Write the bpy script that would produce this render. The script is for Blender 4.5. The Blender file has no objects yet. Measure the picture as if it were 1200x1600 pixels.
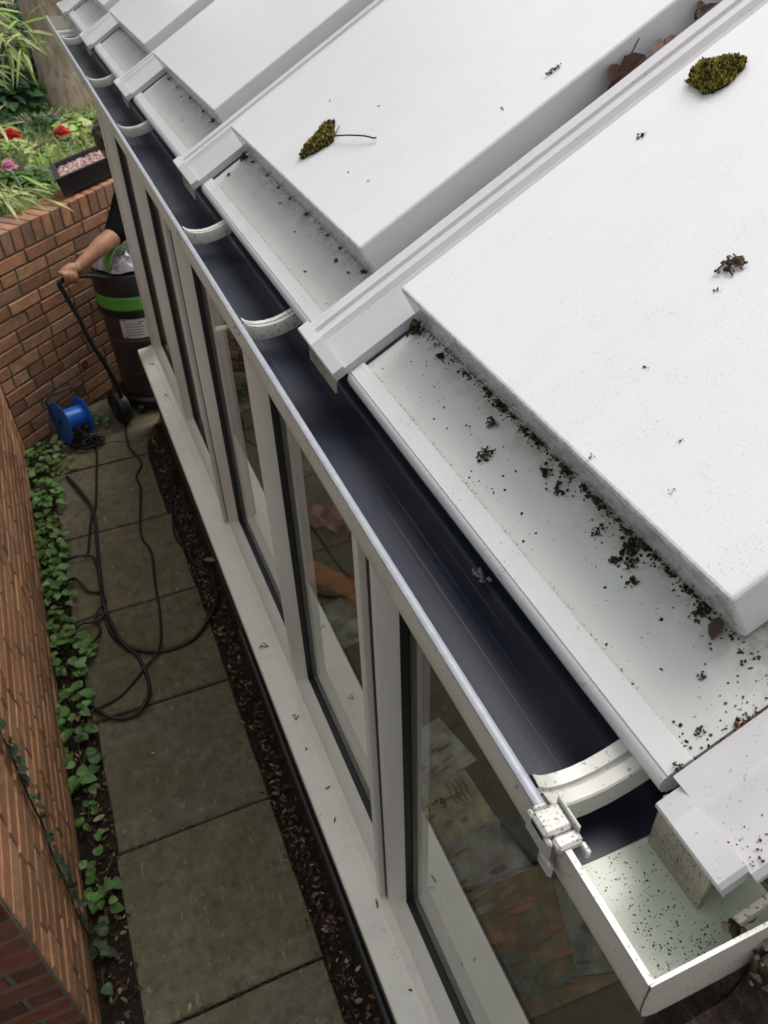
import bpy, bmesh, math, random
from mathutils import Vector, Matrix
R=math.radians
SC=bpy.context.scene
# ---------------------------------------------------------------- camera
CAM_LOC=(0,0,2.6873)
cam_d=bpy.data.cameras.new('camera'); cam=bpy.data.objects.new('camera',cam_d); SC.collection.objects.link(cam)
right=Vector((0.9218,-0.3864,-0.0291)); up=Vector((0.2666,0.5789,0.7706)); fwd=Vector((0.2809,0.7181,-0.6367))
fwd.normalize(); right=(right-right.dot(fwd)*fwd).normalized(); up=right.cross(fwd)
cam.matrix_world=Matrix(((right.x,up.x,-fwd.x,CAM_LOC[0]),(right.y,up.y,-fwd.y,CAM_LOC[1]),(right.z,up.z,-fwd.z,CAM_LOC[2]),(0,0,0,1)))
cam_d.sensor_fit='VERTICAL'; cam_d.sensor_height=24; cam_d.lens=1268.37/1600*24
cam_d.clip_start=0.02; cam_d.clip_end=300
cam_d.dof.use_dof=True; cam_d.dof.focus_distance=.95; cam_d.dof.aperture_fstop=10
SC.camera=cam
# ---------------------------------------------------------------- light: overcast sky
SUN_EL,SUN_ROT=R(60),R(65)
w=bpy.data.worlds.new('World'); SC.world=w; w.use_nodes=True
nt=w.node_tree; nt.nodes.clear()
sky=nt.nodes.new('ShaderNodeTexSky'); sky.sky_type='NISHITA'; sky.sun_disc=False; sky.sun_elevation=SUN_EL; sky.sun_rotation=SUN_ROT
sky.air_density=1.0; sky.dust_density=5.0; sky.ozone_density=1.0
hs=nt.nodes.new('ShaderNodeHueSaturation'); hs.inputs['Saturation'].default_value=0.14
bg=nt.nodes.new('ShaderNodeBackground'); bg.inputs['Strength'].default_value=0.148
wo=nt.nodes.new('ShaderNodeOutputWorld')
nt.links.new(sky.outputs[0],hs.inputs['Color']); nt.links.new(hs.outputs[0],bg.inputs[0]); nt.links.new(bg.outputs[0],wo.inputs[0])
sd=bpy.data.lights.new('sun','SUN'); sd.energy=0.95; sd.angle=R(34); sd.color=(1,.97,.93)
so=bpy.data.objects.new('sun',sd); SC.collection.objects.link(so)
# sun direction consistent with the sky: azimuth measured from +Y towards +X
_az=SUN_ROT; _dir=Vector((math.sin(_az)*math.cos(SUN_EL),math.cos(_az)*math.cos(SUN_EL),math.sin(SUN_EL)))
so.rotation_euler=_dir.to_track_quat('Z','Y').to_euler()
SC.view_settings.view_transform='Standard'; SC.view_settings.look='None'; SC.view_settings.exposure=0.62; SC.view_settings.gamma=1.0
SC.view_settings.use_curve_mapping=False
SC.render.engine='CYCLES'; SC.cycles.max_bounces=8; SC.cycles.transparent_max_bounces=16

# ---------------------------------------------------------------- helpers
COL=SC.collection
def link(o,parent=None):
    COL.objects.link(o)
    if parent: o.parent=parent
    return o
def empty(name,loc=(0,0,0)):
    o=bpy.data.objects.new(name,None); o.empty_display_size=.1; o.location=loc; return link(o)
def tag(o,label=None,cat=None,group=None,kind=None):
    if label: o['label']=label
    if cat: o['category']=cat
    if group: o['group']=group
    if kind: o['kind']=kind
    return o
class MB:
    def __init__(s): s.v=[];s.f=[];s.m=[];s.c=[]
    def add(s,vs,fs,mi=0,col=(1,1,1)):
        b=len(s.v); s.v.extend([tuple(v) for v in vs])
        for f in fs: s.f.append(tuple(b+i for i in f)); s.m.append(mi); s.c.append(col)
    def box(s,a,b,mi=0,col=(1,1,1),T=None):
        x0,y0,z0=a;x1,y1,z1=b
        vs=[Vector(p) for p in((x0,y0,z0),(x1,y0,z0),(x1,y1,z0),(x0,y1,z0),(x0,y0,z1),(x1,y0,z1),(x1,y1,z1),(x0,y1,z1))]
        if T: vs=[T(v) for v in vs]
        s.add(vs,[(0,3,2,1),(4,5,6,7),(0,1,5,4),(1,2,6,5),(2,3,7,6),(3,0,4,7)],mi,col)
    def cbox(s,a,b,ch,mi=0,col=(1,1,1),T=None,jit=0,rnd=None):
        # box with chamfered edges
        lo=Vector(a);hi=Vector(b);vs=[];idx={}
        for i in range(8):
            sx,sy,sz=(i&1),(i>>1&1),(i>>2&1)
            for ax in range(3):
                p=[]
                for k,sg in enumerate((sx,sy,sz)):
                    base=hi[k] if sg else lo[k]; d=-ch if sg else ch
                    p.append(base if k==ax else base+d)
                v=Vector(p)
                if jit: v+=Vector((rnd.uniform(-jit,jit),rnd.uniform(-jit,jit),rnd.uniform(-jit,jit)))
                idx[(i,ax)]=len(vs); vs.append(v)
        fs=[]
        for ax in range(3):
            o1,o2=[k for k in range(3) if k!=ax]
            for sg in(0,1):
                q=[]
                for a1,a2 in((0,0),(1,0),(1,1),(0,1)):
                    i=(sg<<ax)|(a1<<o1)|(a2<<o2); q.append(idx[(i,ax)])
                fs.append(q)
            for a1 in(0,1):
                for a2 in(0,1):
                    i=(a1<<o1)|(a2<<o2); j=i|(1<<ax)
                    fs.append([idx[(i,o1)],idx[(j,o1)],idx[(j,o2)],idx[(i,o2)]])
        for i in range(8): fs.append([idx[(i,0)],idx[(i,1)],idx[(i,2)]])
        if T: vs=[T(v) for v in vs]
        s.add(vs,fs,mi,col)
    def prism(s,poly,path0,path1,mi=0,col=(1,1,1),caps=True,closed=True):
        # poly: function t-> list of points ; path0/path1 : two lists of 3D points
        n=len(path0); vs=list(path0)+list(path1); fs=[]
        for i in range(n if closed else n-1):
            j=(i+1)%n; fs.append((i,j,n+j,n+i))
        if caps and closed: fs.append(tuple(reversed(range(n)))); fs.append(tuple(range(n,2*n)))
        s.add(vs,fs,mi,col)
    def tube(s,pts,r,n=8,mi=0,col=(1,1,1),caps=True):
        pts=[Vector(p) for p in pts]; N=len(pts)
        rs=r if isinstance(r,(list,tuple)) else [r]*N
        vs=[];prev=None
        for i,p in enumerate(pts):
            d=(pts[min(i+1,N-1)]-pts[max(i-1,0)]).normalized()
            if prev is None:
                a=Vector((0,0,1)) if abs(d.z)<.9 else Vector((1,0,0))
                u=d.cross(a).normalized()
            else:
                u=(prev-prev.dot(d)*d); u=u.normalized() if u.length>1e-6 else d.orthogonal().normalized()
            prev=u; v=d.cross(u)
            for k in range(n):
                t=2*math.pi*k/n; vs.append(p+(u*math.cos(t)+v*math.sin(t))*rs[i])
        fs=[]
        for i in range(N-1):
            for k in range(n):
                k2=(k+1)%n; fs.append((i*n+k,i*n+k2,(i+1)*n+k2,(i+1)*n+k))
        if caps: fs.append(tuple(reversed(range(n)))); fs.append(tuple((N-1)*n+k for k in range(n)))
        s.add(vs,fs,mi,col)
    def lathe(s,prof,n=24,mi=0,col=(1,1,1),T=None,a0=0,a1=2*math.pi):
        vs=[];full=abs(a1-a0-2*math.pi)<1e-6; m=n if full else n+1
        for (r,z) in prof:
            for k in range(m):
                t=a0+(a1-a0)*k/n; vs.append(Vector((r*math.cos(t),r*math.sin(t),z)))
        fs=[]
        for i in range(len(prof)-1):
            for k in range(n):
                k2=(k+1)%m; fs.append((i*m+k,i*m+k2,(i+1)*m+k2,(i+1)*m+k))
        if T: vs=[T(v) for v in vs]
        s.add(vs,fs,mi,col)
    def leaf(s,p,d,nrm,L,W,mi=0,col=(1,1,1),droop=.0,shape='oval',fold=.15):
        # leaf starting at p along d, lying roughly perpendicular to nrm
        d=Vector(d).normalized(); nrm=Vector(nrm); sd=d.cross(nrm)
        if sd.length<1e-4: sd=d.orthogonal()
        sd.normalize(); nn=sd.cross(d).normalized(); p=Vector(p)
        if shape=='long': prof=[(0,.15),(.2,.85),(.5,1),(.8,.6),(1,0.02)]
        elif shape=='heart': prof=[(0,.25),(.12,.85),(.35,1),(.65,.72),(.88,.3),(1,.03)]
        else: prof=[(0,.08),(.2,.7),(.5,1),(.8,.65),(1,.04)]
        vs=[];fs=[]
        for (t,wd) in prof:
            c=p+d*(L*t)-nn*(droop*L*t*t)
            vs+= [c-sd*(W*wd*.5)+nn*(fold*W*wd*.5), c, c+sd*(W*wd*.5)+nn*(fold*W*wd*.5)]
        for i in range(len(prof)-1):
            a=i*3; fs+=[(a,a+1,a+4,a+3),(a+1,a+2,a+5,a+4)]
        s.add(vs,fs,mi,col)
    def shard(s,p,size,rnd,mi=0,col=(1,1,1),n=Vector((0,0,1)),flat=.4):
        # small irregular crumb
        p=Vector(p); a=n.orthogonal().normalized(); b=n.cross(a)
        k=rnd.randint(5,7); ring=[]; ph=rnd.random()*6.28; el=rnd.uniform(.4,1)
        pa=rnd.random()*6.28
        for i in range(k):
            t=ph+6.283*i/k; r=size*rnd.uniform(.45,1)
            x,y=r*math.cos(t),r*el*math.sin(t)
            ring.append(p+a*(x*math.cos(pa)-y*math.sin(pa))+b*(x*math.sin(pa)+y*math.cos(pa))+n*(size*flat*rnd.uniform(0,.5)))
        top=p+n*size*flat*rnd.uniform(.6,1.3); bot=p-n*size*.05
        vs=ring+[top,bot]; fs=[]
        for i in range(k):
            j=(i+1)%k; fs.append((i,j,k)); fs.append((j,i,k+1))
        s.add(vs,fs,mi,col)
    def build(s,name,mats,parent=None,smooth=False,bevel=0,bseg=2,auto=None):
        me=bpy.data.meshes.new(name); me.from_pydata(s.v,[],s.f)
        if not isinstance(mats,(list,tuple)): mats=[mats]
        for m in mats: me.materials.append(m)
        me.polygons.foreach_set('material_index',s.m)
        ca=me.color_attributes.new('Col','FLOAT_COLOR','CORNER')
        arr=[]
        for p,c in zip(me.polygons,s.c):
            arr.extend((c[0],c[1],c[2],1.0)*p.loop_total)
        ca.data.foreach_set('color',arr)
        if smooth: me.polygons.foreach_set('use_smooth',[True]*len(me.polygons))
        me.update()
        if auto is not None:
            me.polygons.foreach_set('use_smooth',[True]*len(me.polygons))
            me.set_sharp_from_angle(angle=R(auto))
        o=bpy.data.objects.new(name,me); link(o,parent)
        if bevel:
            b=o.modifiers.new('bevel','BEVEL'); b.width=bevel; b.segments=bseg; b.limit_method='ANGLE'; b.angle_limit=R(35); b.harden_normals=False
        return o
def vary(r,c,a,b):
    k=r.uniform(a,b); return tuple(x*k for x in c)
def catmull(pts,n=6):
    P=[Vector(p) for p in pts]; P=[P[0]*2-P[1]]+P+[P[-1]*2-P[-2]]; out=[]
    for i in range(1,len(P)-2):
        for k in range(n):
            t=k/n; a,b,c,d=P[i-1],P[i],P[i+1],P[i+2]
            out.append(.5*((2*b)+(-a+c)*t+(2*a-5*b+4*c-d)*t*t+(-a+3*b-3*c+d)*t**3))
    out.append(P[-2]); return out

# ---------------------------------------------------------------- materials
class N:
    def __init__(s,name,rough=.5,metal=0.,spec=None):
        s.m=bpy.data.materials.new(name); s.m.use_nodes=True; s.t=s.m.node_tree
        s.b=s.t.nodes['Principled BSDF']; s.b.inputs['Roughness'].default_value=rough; s.b.inputs['Metallic'].default_value=metal
        if spec is not None: s.b.inputs['Specular IOR Level'].default_value=spec
        s.co=None
    def n(s,ty,**k):
        x=s.t.nodes.new(ty)
        for a,b in k.items(): setattr(x,a,b)
        return x
    def l(s,a,b): s.t.links.new(a,b)
    def coord(s,scale=(1,1,1),rot=(0,0,0),kind='Object'):
        tc=s.n('ShaderNodeTexCoord'); mp=s.n('ShaderNodeMapping'); mp.inputs['Scale'].default_value=scale; mp.inputs['Rotation'].default_value=rot
        s.l(tc.outputs[kind],mp.inputs[0]); return mp.outputs[0]
    def noise(s,scale,detail=4,rough=.55,co=None,dist=0):
        x=s.n('ShaderNodeTexNoise'); x.inputs['Scale'].default_value=scale; x.inputs['Detail'].default_value=detail; x.inputs['Roughness'].default_value=rough; x.inputs['Distortion'].default_value=dist
        s.l(co if co is not None else s.coord(),x.inputs['Vector']); return x.outputs['Fac']
    def ramp(s,fac,stops):
        x=s.n('ShaderNodeValToRGB'); e=x.color_ramp.elements
        while len(e)<len(stops): e.new(.5)
        for i,(p,c) in enumerate(stops):
            e[i].position=p; e[i].color=(c if len(c)==4 else (*c,1)) if isinstance(c,(tuple,list)) else (c,c,c,1)
        s.l(fac,x.inputs[0]); return x.outputs[0]
    def mix(s,fac,a,b,mode='MIX'):
        x=s.n('ShaderNodeMix',data_type='RGBA',blend_type=mode)
        for sock,v in((x.inputs[0],fac),(x.inputs[6],a),(x.inputs[7],b)):
            if isinstance(v,(int,float)): sock.default_value=v
            elif isinstance(v,(tuple,list)): sock.default_value=(*v,1) if len(v)==3 else v
            else: s.l(v,sock)
        return x.outputs[2]
    def math(s,op,a,b=None):
        x=s.n('ShaderNodeMath',operation=op)
        for i,v in enumerate((a,b)):
            if v is None: continue
            if isinstance(v,(int,float)): x.inputs[i].default_value=v
            else: s.l(v,x.inputs[i])
        return x.outputs[0]
    def col(s,c):
        if isinstance(c,(tuple,list)): s.b.inputs['Base Color'].default_value=(*c,1)
        else: s.l(c,s.b.inputs['Base Color'])
        return s
    def rough(s,r): s.l(r,s.b.inputs['Roughness']); return s
    def bump(s,h,strength=.3,dist=.002):
        x=s.n('ShaderNodeBump'); x.inputs['Strength'].default_value=strength; x.inputs['Distance'].default_value=dist
        s.l(h,x.inputs['Height']); s.l(x.outputs[0],s.b.inputs['Normal']); return s
    def attr(s):
        x=s.n('ShaderNodeVertexColor'); x.layer_name='Col'; return x.outputs[0]

def plastic(name,base,rough=.35,speck=.12,green=0.,smear=.1,speckscale=330,dirt=(.05,.04,.03),thr=.68,tint=(.42,.47,.36),stretch=(1,1,1),cl=.35,foot=False,face=False):
    m=N(name,rough); co=m.coord(stretch)
    f1=m.noise(speckscale,2,.6,co); f2=m.noise(14,4,.6,co); f3=m.noise(speckscale*.33,3,.6,co); f4=m.noise(4.5,5,.6,co)
    # clustered specks
    th=m.math('ADD',f1,m.math('MULTIPLY',m.math('SUBTRACT',f2,.5),cl))
    s1=m.ramp(th,[(thr,0.0),(thr+.045,1.0)])
    s2=m.ramp(m.math('ADD',f3,m.math('MULTIPLY',m.math('SUBTRACT',f4,.5),.3)),[(thr+.04,0.0),(thr+.09,1.0)])
    c=m.mix(m.math('MULTIPLY',m.ramp(f4,[(.42,0.),(.7,1.)]),green),base,tint)
    c=m.mix(m.math('MULTIPLY',m.ramp(f2,[(.45,0.),(.75,1.)]),smear),c,tuple(x*.62 for x in base))
    c=m.mix(m.math('MULTIPLY',s1,speck),c,dirt)
    c=m.mix(m.math('MULTIPLY',s2,speck*(.35 if face else .8)),c,dirt)
    if foot:   # film of silt that the rain leaves against the foot of the panels
        sx=m.n('ShaderNodeSeparateXYZ'); m.l(m.coord(),sx.inputs[0]); sl=m.noise(34,5,.65)
        mk=m.math('MULTIPLY',m.ramp(sx.outputs[0],[(.082,0.),(.116,1.)]),m.ramp(sl,[(.34,0.),(.60,1.)])); c=m.mix(m.math('MULTIPLY',mk,.85),c,(.15,.13,.09))
    if face:   # splashed dirt on the narrow front edge of the panels
        dp=m.n('ShaderNodeVectorMath',operation='DOT_PRODUCT'); m.l(m.coord(),dp.inputs[0]); dp.inputs[1].default_value=(.8777,0,.4793)
        uu=m.math('ADD',dp.outputs['Value'],-.012*.8777-2.138*.4793); e1=m.noise(60,5,.7); e2=m.noise(260,3,.6)
        mk=m.math('MULTIPLY',m.ramp(uu,[(.1165,1.),(.1205,0.)]),m.ramp(m.math('ADD',m.math('MULTIPLY',e1,.6),m.math('MULTIPLY',e2,.4)),[(.44,.12),(.60,1.)])); c=m.mix(m.math('MULTIPLY',mk,.62),c,(.15,.125,.095))
    wst=m.noise(26,4,.6,m.coord((.12,1,.12)),.3); c=m.mix(m.math('MULTIPLY',m.ramp(wst,[(.5,0.),(.72,1.)]),.10),c,tuple(min(1,x*1.2) for x in base))
    m.col(c); m.rough(m.math('ADD',m.math('MULTIPLY',f4,.10),rough-.03)); return m.m
def simple(name,c,rough=.5,metal=0,var=.25,scale=8,bump=0):
    m=N(name,rough,metal); f=m.noise(scale,4)
    m.col(m.mix(f,tuple(x*(1-var) for x in c),tuple(min(1,x*(1+var)) for x in c)))
    if bump: m.bump(m.noise(scale*12,3),bump,.003)
    return m.m
def vcol(name,rough=.6,var=.25,scale=60,trans=0,bump=0,spec=.4):
    m=N(name,rough,spec=spec); f=m.noise(scale,4)
    c=m.mix(1.0,m.attr(),m.ramp(f,[(.25,1-var),(.75,1+var)]),'MULTIPLY')
    m.col(c)
    if bump: m.bump(m.noise(scale*3,4),bump,.003)
    if trans:
        tl=m.n('ShaderNodeBsdfTranslucent'); m.l(c,tl.inputs[0]); ms=m.n('ShaderNodeMixShader'); ms.inputs[0].default_value=trans
        m.l(m.b.outputs[0],ms.inputs[1]); m.l(tl.outputs[0],ms.inputs[2]); m.l(ms.outputs[0],m.t.nodes['Material Output'].inputs[0])
    return m.m
M={}
M['panel']=plastic('insulated panel white',(.617,.615,.622),.20,.45,.05,.06,560,(.16,.14,.115),.648,cl=.14,face=True)
M['flange']=plastic('panel flange greenish white',(.50,.51,.48),.34,.75,.6,.16,240,(.07,.06,.045),.68,(.43,.46,.40),foot=True)
M['trim']=plastic('eave trim white',(.54,.54,.53),.33,.7,.1,.14,260,(.10,.085,.065),.675)
M['bar']=plastic('glazing bar white',(.50,.485,.50),.32,.6,.0,.14,280,(.13,.10,.085),.68)
M['cap']=plastic('end cap white',(.51,.50,.50),.35,.6,.0,.2,220,(.10,.08,.06),.70)
M['frame']=plastic('window frame off white',(.60,.575,.505),.33,.3,.12,.15,200,(.10,.085,.06),.72,(.46,.45,.35))
M['sill']=plastic('sill off white',(.82,.79,.70),.33,.7,.3,.15,230,(.08,.065,.045),.685,(.64,.66,.53))
M['gutter_out']=plastic('gutter outside dirty white',(.56,.53,.46),.4,.7,.2,.4,300,(.07,.05,.035),.65)
M['gutter_in_white']=plastic('gutter inside green tinged white',(.56,.59,.52),.3,.95,.7,.2,260,(.03,.028,.02),.665,(.36,.42,.27))
M['strap']=plastic('gutter strap white',(.47,.46,.42),.35,.85,.1,.75,330,(.07,.055,.04),.625)
M['grime']=plastic('grimy beige plastic',(.34,.31,.25),.5,.9,.3,.9,420,(.06,.045,.03),.60,(.30,.27,.18))
def black_gutter():
    m=N('gutter lining black',.3); co=m.coord((1,.0035,1)); co2=m.coord()
    st=m.noise(420,2,.5,co); st2=m.noise(70,3,.6,co); bl=m.noise(7,4,.6,co2); fine=m.noise(900,2,.5,co2)
    c=m.mix(m.ramp(st,[(.635,0.),(.70,.7)]),(.009,.0115,.024),(.075,.082,.105))
    c=m.mix(m.math('MULTIPLY',m.ramp(bl,[(.45,0.),(.7,1.)]),.35),c,(.045,.047,.058))
    c=m.mix(m.ramp(fine,[(.70,0.),(.76,.5)]),c,(.12,.11,.10))
    m.col(c); m.rough(m.math('ADD',m.math('MULTIPLY',m.ramp(bl,[(.3,0.),(.7,1.)]),.20),.34))
    m.bump(m.math('ADD',m.math('MULTIPLY',st2,.6),m.math('MULTIPLY',m.noise(320,2,.5,co2),.5)),.10,.001); return m.m
M['black']=black_gutter(); M['black'].node_tree.nodes['Principled BSDF'].inputs['Specular IOR Level'].default_value=.30
M['lip']=simple('gutter lip pale edge',(.26,.275,.30),.42,.1,.3,60)
M['gasket']=simple('black gasket and gap shade',(.012,.012,.012),.5)  # real window gaskets, and the strips that draw shaded gaps
def glass():
    m=N('window glass'); m.t.nodes.remove(m.b)
    tr=m.n('ShaderNodeBsdfTransparent'); tr.inputs[0].default_value=(.78,.81,.77,1)
    gl=m.n('ShaderNodeBsdfGlossy'); gl.inputs['Roughness'].default_value=.005; gl.inputs[0].default_value=(1,1,1,1)
    fr=m.n('ShaderNodeFresnel'); fr.inputs[0].default_value=1.52
    f=m.math('MULTIPLY',fr.outputs[0],1.35)
    ms=m.n('ShaderNodeMixShader'); m.l(f,ms.inputs[0]); m.l(tr.outputs[0],ms.inputs[1]); m.l(gl.outputs[0],ms.inputs[2])
    m.l(ms.outputs[0],m.t.nodes['Material Output'].inputs[0]); return m.m
M['glass']=glass()
def brickmat():
    m=N('clay brick',.85,spec=.25); co=m.coord()
    f=m.noise(28,5,.65,co); g=m.noise(6,5,.6,co); d=m.noise(160,3,.6,co)
    c=m.mix(1.0,m.attr(),m.ramp(f,[(.2,.62),(.8,1.3)]),'MULTIPLY')
    c=m.mix(m.math('MULTIPLY',m.ramp(g,[(.52,0.),(.72,1.)]),.45),c,(.10,.095,.05))
    c=m.mix(m.ramp(d,[(.64,0.),(.72,.55)]),c,(.05,.035,.025))
    m.col(c); m.bump(m.math('ADD',f,m.math('MULTIPLY',d,.6)),.5,.004); return m.m
M['brick']=brickmat()
M['mortar']=simple('dark mossy mortar',(.12,.11,.08),.95,0,.4,40,.5)
M['mortar_light']=simple('pale weathered mortar',(.33,.205,.135),.95,0,.4,40,.5)
def slabmat():
    m=N('mossy stone slab',.82,spec=.25); co=m.coord()
    f=m.noise(5,6,.65,co,.4); g=m.noise(22,5,.7,co); h=m.noise(140,3,.6,co); s=m.noise(48,3,.6,m.coord((1,.35,1),(0,0,.6)))
    c=m.mix(m.ramp(f,[(.35,0.),(.65,1.)]),(.20,.170,.118),(.14,.132,.08))
    c=m.mix(m.ramp(g,[(.42,0.),(.72,.8)]),c,(.075,.062,.042))
    c=m.mix(m.ramp(s,[(.62,0.),(.70,.65)]),c,(.30,.28,.20))
    c=m.mix(m.ramp(h,[(.63,0.),(.7,.5)]),c,(.04,.033,.02))
    big=m.noise(2.1,5,.7,co,.8); c=m.mix(m.math('MULTIPLY',m.ramp(big,[(.48,0.),(.62,1.)]),.45),c,(.105,.105,.055)); c=m.mix(1.0,c,m.attr(),'MULTIPLY')
    lich=m.noise(17,3,.5,co,.2); c=m.mix(m.ramp(lich,[(.70,0.),(.73,.5)]),c,(.30,.30,.24))
    m.col(c); m.bump(m.math('ADD',g,m.math('MULTIPLY',h,.5)),.45,.004); return m.m
M['slab']=slabmat()
def soilmat(name,a,b):
    m=N(name,.95,spec=.15); co=m.coord(); f=m.noise(40,6,.7,co); g=m.noise(170,4,.7,co)
    m.col(m.mix(m.ramp(f,[(.3,0.),(.7,1.)]),a,b)); m.bump(m.math('ADD',f,g),.9,.012); return m.m
M['soil']=soilmat('dark leaf mould soil',(.018,.013,.010),(.06,.043,.03))
M['bed']=soilmat('garden bed soil',(.035,.04,.015),(.10,.10,.035))
def mason():
    m=N('rough dark masonry',.95,spec=.15); co=m.coord(); f=m.noise(38,6,.7,co,.6); g=m.noise(130,4,.7,co)
    c=m.ramp(f,[(.30,(.030,.022,.018)),(.55,(.085,.058,.045)),(.68,(.20,.155,.115)),(.8,(.32,.27,.20))]); m.col(m.mix(m.ramp(g,[(.5,0.),(.7,.7)]),c,(.03,.022,.018))); m.bump(m.math('ADD',f,g),1.0,.008); return m.m
M['mason']=mason()
M['render']=simple('dark brown wall render',(.075,.055,.038),.85,0,.45,12,.5)
M['leaf']=vcol('green leaf',.45,.3,40,.25,0,.4)
M['dry']=vcol('dry leaf',.75,.35,70,.1,.3,.25)
M['crumb']=vcol('dead moss crumb',.92,.5,220,0,.6,.1)
M['moss']=vcol('moss',.95,.4,260,.1,0,.1)
M['rubber']=simple('black rubber cable',(.014,.014,.014),.45,0,.3,20)
M['bplastic']=simple('black plastic',(.013,.013,.014),.38,0,.3,14)
M['green']=simple('bright green plastic',(.10,.36,.045),.4,0,.15,14)
M['tub']=simple('smoky brown tub',(.050,.036,.032),.32,0,.4,9)
M['paper']=simple('white paper label',(.62,.58,.56),.6,0,.1,14)
M['ink']=simple('printed ink',(.05,.05,.05),.6,0,.1,14)
M['inkgreen']=simple('printed dark green',(.02,.07,.04),.6,0,.1,14)
M['bag']=simple('grey plastic film',(.24,.22,.24),.25,0,.3,16)
M['blue']=simple('blue plastic reel',(.02,.16,.62),.35,0,.12,14)
M['redbrown']=simple('red brown cable',(.09,.03,.02),.5,0,.2,14)
def skinmat():
    m=N('skin',.5,spec=.35); f=m.noise(26,6,.7); m.col(m.mix(m.ramp(f,[(.3,0.),(.7,1.)]),(.27,.125,.068),(.40,.20,.125))); m.b.inputs['Subsurface Weight'].default_value=.08
    m.b.inputs['Subsurface Radius'].default_value=(.01,.004,.002); return m.m
M['skin']=skinmat()
M['shirt']=simple('black cotton',(.006,.006,.007),1.0,0,.4,60,.3); M['shirt'].node_tree.nodes['Principled BSDF'].inputs['Specular IOR Level'].default_value=.05
M['trouser']=simple('dark grey trousers',(.03,.03,.035),.9,0,.3,60,.3)
M['hair']=simple('dark brown hair',(.030,.015,.010),.55,0,.5,120,.5)
M['gravel']=vcol('pink gravel',.8,.25,60,0,.3,.2)
M['trough']=simple('black planter',(.010,.010,.011),.5,0,.4,20)
def barkmat():
    m=N('bark',.9,spec=.15); co=m.coord((1,1,.18)); f=m.noise(32,6,.7,co,.5); g=m.noise(5,4,.6)
    c=m.mix(m.ramp(f,[(.3,0.),(.7,1.)]),(.22,.17,.125),(.56,.46,.35)); c=m.mix(m.ramp(g,[(.5,0.),(.7,.5)]),c,(.30,.19,.12))
    m.col(c); m.bump(f,.9,.02); return m.m
M['bark']=barkmat()
M['petal']=vcol('petal',.6,.15,60,.2,0,.3)
M['floor']=simple('interior floor tile',(.13,.11,.085),.5,0,.4,6)
M['inwall']=simple('interior wall paint',(.34,.30,.25),.8,0,.15,4)
M['wood']=simple('bench wood',(.10,.075,.05),.5,0,.35,10)
M['card']=vcol('printed card',.55,.6,16,0,0,.4)

# ================================================================ SETTING
rng=random.Random(7)
# ---- ground sheet
b=MB(); b.add([(-60,-60,-.03),(60,-60,-.03),(60,60,-.03),(-60,60,-.03)],[(0,1,2,3)])
tag(b.build('ground',M['soil']),kind='structure')
# soil strips in the passage with a slightly lumpy surface
def lumpy(name,x0,x1,y0,y1,z,amp,st,mat):
    nx=max(2,int((x1-x0)/st)); ny=int((y1-y0)/st); vs=[];fs=[]
    for j in range(ny+1):
        for i in range(nx+1):
            vs.append((x0+(x1-x0)*i/nx,y0+(y1-y0)*j/ny,z+rng.uniform(-amp,amp)))
    for j in range(ny):
        for i in range(nx):
            a=j*(nx+1)+i; fs.append((a,a+1,a+nx+2,a+nx+1))
    b=MB(); b.add(vs,fs); return b.build(name,mat,smooth=True)
tag(lumpy('soil',-.56,.285,.2,6.0,-.012,.010,.022,M['soil']),kind='structure')
# ---- path of stone slabs
b=MB(); SL=Vector
YP=3.4937
def slab(poly,z=0.0,th=.035):
    # poly ccw, gently chamfered
    n=len(poly); c=Vector((sum(p[0] for p in poly)/n,sum(p[1] for p in poly)/n))
    dz=rng.uniform(-.002,.003)
    low=[(p[0],p[1],z-th) for p in poly]; mid=[(p[0],p[1],z+dz-.006) for p in poly]
    top=[(c.x+(p[0]-c.x)*.984,c.y+(p[1]-c.y)*.984,z+dz) for p in poly]
    vs=low+mid+top; fs=[]; tone=rng.uniform(.82,1.18); tc_=(tone*rng.uniform(.96,1.04),tone,tone*rng.uniform(.92,1.02))
    for i in range(n):
        j=(i+1)%n; fs+=[(i,j,n+j,n+i),(n+i,n+j,2*n+j,2*n+i)]
    fs.append(tuple(range(2*n,3*n))); b.add(vs,fs,0,tc_)
def wob(x0,y0,x1,y1):
    e=[]
    for (ax,ay,bx,by) in((x0,y0,x1,y0),(x1,y0,x1,y1),(x1,y1,x0,y1),(x0,y1,x0,y0)):
        for k in range(5):
            t=k/5; q=.0025 if k else 0
            e.append((ax+(bx-ax)*t+rng.uniform(-q,q),ay+(by-ay)*t+rng.uniform(-q,q)))
    return e
for k in range(0,6):
    y1=YP+.6-.6*k; y0=y1-.6
    lx=[-.385,-.40,-.39,-.375,-.385,-.36][k]; rx=[.150,.166,.17,.17,.168,.165][k]
    slab(wob(lx,y0+.004,rx,y1-.004))
slab([(-.36,4.10),(.155,4.10),(.165,4.21),(-.02,4.30),(-.37,4.24)])
slab([(-.36,4.25),(-.02,4.31),(.17,4.22),(.30,4.5),(.30,4.95),(-.1,4.78),(-.36,4.5)])
slab([(.31,4.46),(1.2,4.46),(1.3,5.6),(.31,4.97)])
tag(b.build('path',M['slab']),kind='structure')
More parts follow.
